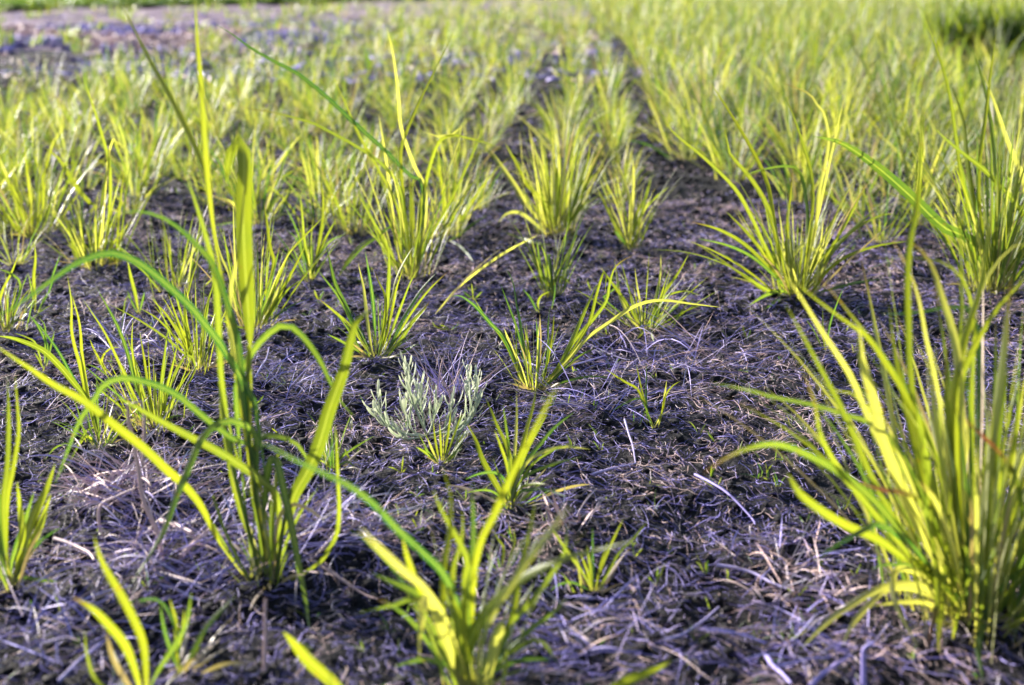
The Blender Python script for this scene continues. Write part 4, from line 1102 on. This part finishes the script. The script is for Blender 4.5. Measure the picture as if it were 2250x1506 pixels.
def build_dead():
    dead_clump("dead_grass_fan", "fan of dead pinkish-tan grass stems just behind the silver plant", (985, 885), 60, .035, (.05, .12), (.001, .0026), fan=(.0, .9), tone=(.55, .95), h=.004)
    dead_clump("dead_grass_heap", "pale heap of curled dead grass at the left, with yellow blades growing through", (310, 800), 80, .07, (.05, .13), (.001, .0028), tone=(.5, .8), h=.03)
    dead_clump("dead_grass_heap", "heap of dead tan straw around the hooked dry stalk", (290, 1110), 190, .06, (.04, .11), (.001, .0030), tone=(.68, .98), h=.03)
    dead_clump("dead_grass_heap", "sprawling nest of coarse straw at the foot of the tall plant", (440, 1240), 170, .10, (.06, .14), (.001, .0030), tone=(.4, .95), h=.018)
    dead_clump("dead_grass_heap", "tangle of dead straw with a white tuft, right of the tall plant's foot", (720, 1195), 120, .045, (.04, .10), (.001, .003), tone=(.5, 1), h=.022)
    dead_clump("dead_grass_heap", "straw matted in a little crest below the three-bladed seedling", (1320, 915), 60, .05, (.05, .13), (.0008, .0024), tone=(.45, .98), h=.02)
    dead_clump("dead_grass_heap", "tan straw bits in a patch left of the biggest clump's foot", (1690, 1230), 60, .05, (.03, .07), (.001, .003), tone=(.65, 1), h=.010)
    dead_clump("dead_grass_heap", "crumbled tan straw in the right foreground before the tiny seedlings", (1770, 1330), 60, .045, (.02, .06), (.001, .003), tone=(.65, 1), h=.012)
    dead_clump("dead_grass_heap", "short bleached straw beside the lower edge at the right", (1800, 1420), 70, .05, (.02, .06), (.001, .003), tone=(.4, .9), h=.012)
    dead_clump("dead_grass_heap", "thatch of long straw running between the sharp tuft and the three-bladed seedling", (1480, 800), 90, .11, (.06, .15), (.0008, .002), tone=(.4, .85), h=.012)
    dead_clump("dead_grass_heap", "papery dead leaf bits right of the young broad-bladed plant", (1245, 1165), 26, .025, (.03, .07), (.0015, .0045), fan=(.2, 1.3), tone=(.75, 1), h=.006)
    dead_clump("dead_grass_heap", "straw strewn before the short stiff tuft at the lower middle", (1290, 1400), 60, .07, (.03, .09), (.001, .0026), tone=(.4, .95), h=.012)
    dead_clump("dead_grass_heap", "straw thatch spread left of the silver plant", (640, 870), 70, .08, (.04, .10), (.0008, .002), tone=(.4, .9), h=.014)
    dead_clump("dead_grass_heap", "dark straw matted at the lower left edge", (130, 1400), 60, .06, (.03, .10), (.001, .0028), tone=(.2, .9), h=.012)
    stalk("hooked dry pinkish stalk standing on the straw heap at the left", 11, "355,1250 354,1215 347,1171 314,1098 303,1024 292,960 280,915 282,885 299,875 314,888 318,917 316,975 312,1030", lean=1, tone=.80, pale=.1)
    stalk("kinked tan stalk bent in two beside the hooked dry stalk", 8, "222,1188 218,1116 255,1092 297,1073", lean=1, tone=.86, pale=.3)
    stalk("short thick whitish stalk lying under the yellow blade of the tall plant", 13, "356,1178 372,1190 391,1201 425,1225", z=.012, tone=.84, pale=.3)
    stalk("short bleached stalk lying left of the tall plant's foot", 12, "399,1262 430,1240 463,1222", z=.012, tone=.84, pale=.2)
    stalk("bent tan stalk lying by the plant at the left edge", 9, "122,1212 150,1222 177,1234 200,1250 210,1268", z=.01, tone=.85, pale=.4)
    stalk("thin pinkish stalk standing at the lower left, cut from below", 11, "582,1480 581,1440 583,1393 582,1350 584,1316", lean=1, tone=.80, pale=.1)
    stalk("straight grey stalk lying in the lower left corner", 9, "129,1500 180,1462 229,1430", tone=.66)
    stalk("long slightly curved pale stalk lying left of the biggest clump", 7, "1527,1053 1560,1078 1600,1102 1650,1132 1660,1145", tone=.5, pale=.1)
    stalk("long grey stalk lying in front of the pale curved one", 8, "1575,1240 1620,1246 1660,1256 1700,1275 1745,1292", tone=.66)
    stalk("grey stalk slanting at the lower middle right", 8, "1457,1408 1500,1388 1545,1352 1580,1318", tone=.6)
    stalk("thick whitish stalk lying at the lower edge, first of three", 12, "1686,1426 1700,1455 1718,1480 1738,1505", tone=.66, pale=.1)
    stalk("thick lilac stalk rising to the left of the upright one at the lower edge", 14, "1780,1506 1800,1480 1830,1462 1862,1446", tone=.62, pale=.1)
    stalk("thick hooked stalk upright at the lower edge, below the crimson leaf", 13, "1897,1506 1897,1470 1897,1430 1908,1418 1920,1412", lean=1, tone=.64, pale=.1)
    stalk("grey stalk lying at right angles below the three-bladed seedling", 5, "1372,945 1382,975 1390,1005 1396,1036", tone=.52)
    stalk("thin grey stalk joined to the one below the three-bladed seedling", 5, "1300,1062 1350,1050 1396,1037", tone=.66)
    stalk("thin stalk lying across the straw behind the sharp spreading tuft", 5, "1150,815 1200,828 1260,820 1330,792", z=.01, tone=.68)
    stalk("reddish dry stalk lying by the nearest plant at the left", 7, "690,1275 740,1288 800,1308 830,1318", z=.008, tone=.78, pale=0)
    stalk("pale stalk lying flat on the straw at the left of the narrow green tuft", 5, "560,848 575,820 585,790 592,770", z=.012, tone=.66)
    stalk("white twig leaning over the pale heap at the left", 7, "262,800 300,770 330,735 352,700 364,678", lean=1, tone=.8, pale=.4)


# ------------------------------------------------------------------ the drilled rows
def make_tuft(seed, n, L, lean, bend, w, tone, r, seg=7, pale=.15, red=.12, dry=.06):
    rs = random.Random(seed)
    global R
    keep = R
    R = rs
    g = Geo()
    for i in range(n):
        az = R.uniform(0, 2 * math.pi)
        le = abs(R.gauss(0, 1)) * (lean[1] - lean[0]) * .6 + lean[0]
        P = gen_leaf((0, 0, 0), R.uniform(*L) * (1 - .3 * min(le, 1)), az, le, R.uniform(*bend), n=5, r=r * R.uniform(.1, 1))
        P[:, 2] = np.maximum(P[:, 2], .003)
        blade(g, P, R.uniform(*w), n=seg, side=(-math.sin(az), math.cos(az), 0), roll=R.uniform(-1.4, 1.4), twist=R.uniform(-.8, .8), base=.5, peak=R.uniform(.3, .5),
              tone=R.uniform(*tone), red=1.0 if R.random() < red else 0, pale=R.uniform(.4, .9) if R.random() < pale else 0, dry=1.0 if R.random() < dry else 0)
    R = keep
    return g


def row_x(off, y):
    return off + 0.0528 * y


def left_edge(y):
    """where the plot ends on the left, as x for a distance y"""
    return np.interp(y, [0, 4.9, 5.4, 7.0, 8.5, 11.2, 15, 18], [-9, -9, -2.1, -1.5, -1.15, -.95, -1.3, -1.8])


def build_rows():
    T_near = [make_tuft(100 + i, R.randint(26, 46), (.07, .21), (.05, .75), (.0, .8), (.0022, .0046), (.05, 1.0), .035, pale=.3) for i in range(9)]
    T_tall = [make_tuft(200 + i, R.randint(30, 48), (.10, .30), (.04, .62), (.0, .8), (.0025, .0052), (.05, 1.0), .04, pale=.35) for i in range(6)]
    T_far = [make_tuft(300 + i, 16, (.07, .21), (.06, .75), (.0, .8), (.004, .0075), (.05, 1.0), .04, seg=4, pale=.35) for i in range(8)]
    T_fart = [make_tuft(400 + i, 15, (.10, .30), (.05, .65), (.0, .8), (.004, .0085), (.0, 1.0), .05, seg=4, pale=.35, dry=.12) for i in range(8)]
    M_near = [g.mesh("grass_tuft", M_LEAF) for g in T_near]
    M_tall = [g.mesh("grass_tuft", M_LEAF) for g in T_tall]
    rows = []
    for k in range(-60, 60):
        off = ((.08 if k == 0 else .145 + .14 * k) if k >= 0 else (-.06 if k == -1 else -.30 - .15 * (-k - 2)))
        rows.append((k, off))
    spots = []
    for k, off in rows:
        if k in (-1, 0):
            y = 3.15 + .1 * (k == 0)
        elif k == 1:
            y = 3.9
        elif k == 2:
            y = 3.3
        elif k >= 3:
            y = 2.75
        elif k <= -6:
            y = 2.55
        else:
            y = 2.95
        idx = 0
        while y < 17.5:
            loose = 1.0 if k in (-1, 0, 1) else (1.6 if k < -1 else 1.3)
            x = row_x(off, y) + (.10 if k < -1 else -.07 if k > 0 else 0) * min(1, max(0, (y - 7) / 4)) + R.gauss(0, (.014 if k in (-1, 0) else .026) * loose)
            yy = y + R.gauss(0, .02)
            if abs(x) < .40 * yy + .55 and x > left_edge(yy) + R.gauss(0, .05 * yy) - .1 and R.random() > (.08 if k > -2 else .17):
                spots.append((yy, x, k, idx))
                idx += 1
            y += R.uniform(.10, .20) * (1.06 if k < -1 else 1.22) * (1 + .03 * max(0, y - 5))
    spots.sort()
    # bare patches seen in the photograph
    def bare(x, y):
        for px, py, rx, ry in ((1620, 480, .10, .10), (1900, 640, .25, .14), (600, 560, .05, .05), (1450, 480, .07, .25)):
            g = ground_at(px, py)
            if ((x - g[0]) / rx) ** 2 + ((y - g[1]) / ry) ** 2 < 1:
                return True
        return False
    spots = [s for s in spots if not bare(s[1], s[0])]
    in_view = [s for s in spots if abs(s[1]) < .36 * s[0] + .05]
    near = in_view[:236]
    near_set = set(near)
    ordn = ["first", "second", "third", "fourth", "fifth", "sixth", "seventh", "eighth", "ninth", "tenth"]
    count = {}
    for i, (y, x, k, idx) in enumerate(near):
        tall = k >= 2 and R.random() < .6
        me = R.choice(M_tall if tall else M_near)
        o = bpy.data.objects.new("grass_tuft", me)
        COL.objects.link(o)
        o.location = (x, y, float(height(x, y)))
        o.rotation_euler = (R.gauss(0, .06), R.gauss(0, .06), R.uniform(0, 6.28))
        s = R.choice((R.uniform(.55, .8), R.uniform(.7, 1.0), R.uniform(.9, 1.25))) * (.94 if k < -1 else 1.0)
        if k in (-1, 0):
            s *= .92
        o.scale = (s, s, s * R.uniform(.85, 1.15))
        count[k] = count.get(k, 0) + 1
        c = count[k]
        if k == -1 and c <= 8:
            lb, gr = "%s blurred tuft behind the full upright clump in the middle row" % ordn[c - 1], "tufts of the middle row"
        elif k == 0 and c <= 8:
            lb, gr = "%s blurred tuft behind the vase-shaped tuft in its row" % ordn[c - 1], "tufts of the row right of the middle row"
        elif k == 1 and c <= 6:
            lb, gr = "%s tuft along the right side of the bare gap beyond the vase-shaped tuft" % ordn[c - 1], "tufts bordering the right bare gap"
        elif k == -2 and c <= 6:
            lb, gr = "%s tuft along the left side of the bare gap beyond the leafy corner clump" % ordn[c - 1], "tufts bordering the left bare gap"
        elif -1 <= k <= 1:
            lb, gr = "blurred tuft far back in the middle rows between the two bare gaps", "far tufts of the middle rows"
        elif k > 1:
            if y < 3.4:
                lb, gr = "yellow-green tuft crowded behind the clumps at the right edge", "near tufts of the right-hand rows"
            elif y < 4.2:
                lb, gr = "blurred tuft among the right-hand rows behind the round clump", "middle tufts of the right-hand rows"
            else:
                lb, gr = "strongly blurred tuft deep in the dense right-hand rows", "far tufts of the right-hand rows"
        else:
            if y < 3.4:
                lb, gr = "yellow-green tuft crowded behind the tall plant at the left", "near tufts of the left-hand rows"
            elif y < 4.2:
                lb, gr = "blurred tuft among the scattered left-hand rows behind the long thin blades", "middle tufts of the left-hand rows"
            else:
                lb, gr = "strongly blurred tuft deep in the left-hand rows", "far tufts of the left-hand rows"
        tag(o, lb, "grass tuft", gr)
    g = Geo()
    for s in spots:
        if s in near_set:
            continue
        y, x, k, idx = s
        src = R.choice((T_fart if k >= 1 else T_far) if y > 4.5 else (T_tall if k >= 2 else T_near))
        a = R.uniform(0, 6.28)
        M = np.array([[math.cos(a), -math.sin(a), 0], [math.sin(a), math.cos(a), 0], [0, 0, 1.0]])
        g.merge(src, M, np.array([x, y, float(height(x, y))]), R.uniform(.5, 1.15) * (1.0 if k >= -1 else .97))
    o = g.build("far_grass", M_LEAF)
    tag(o, "blurred yellow-green grass rows filling the far plot", "grass", None, "stuff")


# ------------------------------------------------------------------ ground
def grid_axis(parts):
    out = [parts[0][0]]
    for a, b, d in parts:
        n = max(1, int(round((b - a) / d)))
        out += list(np.linspace(a, b, n + 1)[1:])
    return np.array(out)


def build_ground():
    xs = grid_axis([(-300, -60, 40), (-60, -12, 6), (-12, -3, .3), (-3, -1.3, .05), (-1.3, 1.3, .0085), (1.3, 3, .05), (3, 12, .3), (12, 60, 6), (60, 300, 40)])
    ys = grid_axis([(-60, -3, 6), (-3, .6, .1), (.6, 3.2, .0085), (3.2, 6, .03), (6, 12, .1), (12, 30, .8), (30, 600, 30)])
    X, Y = np.meshgrid(xs, ys)
    Z = height(X, Y)
    fade = np.clip((40 - np.hypot(X, Y)) / 20, 0, 1)
    Z = Z * fade
    nx, ny = len(xs), len(ys)
    i = (np.arange(ny - 1)[:, None] * nx + np.arange(nx - 1)[None, :]).reshape(-1, 1)
    q = np.concatenate([i, i + 1, i + nx + 1, i + nx], 1)
    me = fast_mesh("ground", np.stack([X, Y, Z], -1).reshape(-1, 3), q, None, M_SOIL)
    o = bpy.data.objects.new("ground", me)
    COL.objects.link(o)
    tag(o, "dark crumbly soil of the plot", "soil", None, "structure")


def sheet(name, label, cat, mat, corners, z, amp, nu=60, nv=20, kind="structure", crown=0):
    """a gently lumpy ground sheet between four corners (near-left, near-right, far-right, far-left)"""
    c = np.array(corners, float)
    u = np.linspace(0, 1, nu)[None, :, None]; v = np.linspace(0, 1, nv)[:, None, None]
    P = (c[0] * (1 - u) + c[1] * u) * (1 - v) + (c[3] * (1 - u) + c[2] * u) * v
    uu, vv = u[..., 0] + 0 * v[..., 0], v[..., 0] + 0 * u[..., 0]
    edge = np.minimum(1, 8 * np.minimum(vv, 1 - vv)) * np.minimum(1, 30 * np.minimum(uu, 1 - uu))
    Z = z + edge * (amp * (vnoise(P[..., 0] / .25, P[..., 1] / .25, 21) + .5 * vnoise(P[..., 0] / .08, P[..., 1] / .08, 22)) + crown * np.sin(vv * math.pi))
    V = np.dstack([P[..., 0], P[..., 1], Z]).reshape(-1, 3)
    i = (np.arange(nv - 1)[:, None] * nu + np.arange(nu - 1)[None, :]).reshape(-1, 1)
    q = np.concatenate([i, i + 1, i + nu + 1, i + nu], 1)
    o = bpy.data.objects.new(name, fast_mesh(name, V, q, None, mat))
    COL.objects.link(o)
    tag(o, label, cat, None, kind)
    return V


def build_far():
    # beyond the plot at the left: strawy bank, bare strip, lawn; beyond it at the right: sandy track
    bank = sheet("mulch_bank", "low bank of dry pinkish mulch beyond the plot at the left", "mulch bank", M_MULCH, [(-9, 6.9), (-1.4, 8.5), (-.9, 11.0), (-9, 9.9)], -.02, .05, 240, 80)
    sheet("bare_strip", "greyish bare soil strip between the mulch and the lawn", "soil strip", M_STRIP, [(-8, 8.8), (.75, 11.5), (1.2, 17.8), (-8, 10.7)], .012, .05, 160, 40)
    sheet("lawn", "green lawn beyond the bare strip in the far corner", "lawn", M_LAWN, [(-8, 10.6), (.5, 17.3), (40, 400), (-300, 400)], .075, .0, 40, 40)
    sheet("sandy_track", "pale sandy track beyond the plot at the far right", "track", M_SAND, [(2.0, 15.2), (60, 14.4), (120, 300), (10, 300)], .02, .0, 40, 40)
    # mulch strands on the bank
    bank = bank[(bank[:, 0] > -4.8)]
    pick = bank[NR.randint(0, len(bank), 15000)]
    x = np.concatenate([pick[:, 0], NR.uniform(-4.2, .6, 5000)]); y = np.concatenate([pick[:, 1], NR.uniform(6.0, 13.0, 5000)])
    z = np.concatenate([pick[:, 2] + .005, np.where(NR.rand(5000) < 1, .03, 0)])
    ok = vnoise(x / .35, y / .35, 23) > .30
    x, y, z = x[ok], y[ok], z[ok]; n = len(x)
    v, q, t = strands(n, x, y, NR.uniform(.03, .11, n), NR.uniform(.006, .018, n), NR.uniform(0, 6.28, n),
                      z - height(x, y) + NR.uniform(0, .03, n), np.where(vnoise(x / .5, y / .5, 24) > .5, NR.uniform(.74, .86, n), NR.uniform(.2, .72, n)), curl=1.0)
    o = bpy.data.objects.new("mulch_straw", fast_mesh("mulch_straw", v, q, {"tone": t, "pale": NR.uniform(0, .15, len(v))}, M_STRAW))
    COL.objects.link(o)
    tag(o, "pinkish dry straw heaped on the mulch bank", "mulch straw", None, "stuff")
    g = Geo()
    wd_ = [make_tuft(700 + i, 12, (.05, .14), (.05, .7), (0, .6), (.006, .011), (.2, .9), .05, seg=4) for i in range(4)]
    for i in range(150):
        y = R.uniform(7.2, 13.5); x = R.uniform(-4.8, .4)
        a = R.uniform(0, 6.28)
        M = np.array([[math.cos(a), -math.sin(a), 0], [math.sin(a), math.cos(a), 0], [0, 0, 1.0]])
        g.merge(R.choice(wd_), M, np.array([x, y, .06]), R.uniform(.6, 1.2))
    o = g.build("bank_weeds", M_LEAF)
    tag(o, "sparse blurred weeds on the mulch and the bare strip", "weeds", None, "stuff")
    # lawn grass
    g = Geo()
    src = [make_tuft(500 + i, 12, (.05, .12), (.05, .5), (0, .6), (.008, .016), (.0, .35), .06, seg=3, pale=0, red=0, dry=0) for i in range(5)]
    for i in range(2600):
        x = R.uniform(-7.5, .4)
        y = 10.7 + (x + 8) * .788 + 6 * R.random() ** 1.5
        a = R.uniform(0, 6.28)
        M = np.array([[math.cos(a), -math.sin(a), 0], [math.sin(a), math.cos(a), 0], [0, 0, 1.0]])
        g.merge(R.choice(src), M, np.array([x, y, .075]), R.uniform(.7, 1.2))
    o = g.build("lawn_grass", M_LEAF)
    tag(o, "short green grass of the far lawn", "grass", None, "stuff")
    # dark grass clump at the right
    b = ground_at(2165, 145); b[2] = 0
    root = empty("dark_grass_clump", tuple(b))
    tag(root, "blurred dense dark green clump among yellow grass near the right edge at the back", "grass clump")
    rs = random.Random(5)
    for nm, n, L, mat, sp_ in (("foliage", 900, (.16, .32), M_DARK, .25), ("leaf_tips", 260, (.26, .44), M_LEAF, .30)):
        g = Geo()
        for i in range(n):
            az = rs.uniform(0, 6.28); rr = sp_ * math.sqrt(rs.random())
            P = gen_leaf(b + np.array([math.cos(az) * rr, math.sin(az) * rr * .7, 0]), rs.uniform(*L), rs.uniform(0, 6.28), rs.uniform(0, .5), rs.uniform(0, .7), n=5, r=.01)
            blade(g, P, rs.uniform(.006, .012), n=6, side=(-math.sin(az), math.cos(az), 0), roll=rs.uniform(-1.4, 1.4), tone=rs.uniform(.3, .9))
        g.build(nm, mat, root, b)
    # marker stake
    s = at_depth(2112, 34, 15.4); s[2] = 0
    g = Geo()
    tube(g, [s, s + np.array([0, 0, .25]), s + np.array([0, 0, .62])], .042, .042, n=6, k=10)
    rim = s + np.array([0, 0, .62])
    tube(g, [rim, rim + np.array([0, 0, .02]), rim + np.array([0, 0, .05])], .042, .008, n=4, k=10)
    o = g.build("marker_stake", M_STAKE, None, s)
    o.location = s
    tag(o, "pale blurred stake at the far right on the edge of the track", "stake")


for px, py, r, a in ((310, 800, .07, .022), (290, 1110, .06, .022), (440, 1240, .10, .012), (720, 1200, .05, .018), (1320, 915, .06, .015), (985, 880, .05, .008), (2150, 1372, .08, .012),
                     (1748, 655, .07, .010), (590, 1290, .06, .004), (828, 800, .05, .006)):
    _g = ground_at(px, py)
    MOUNDS.append((_g[0], _g[1], r, a))
build_ground()
build_far()
build_rows()
build_heroes()
build_silver()
build_dead()
build_litter()
build_crumbs()
build_sprouts()
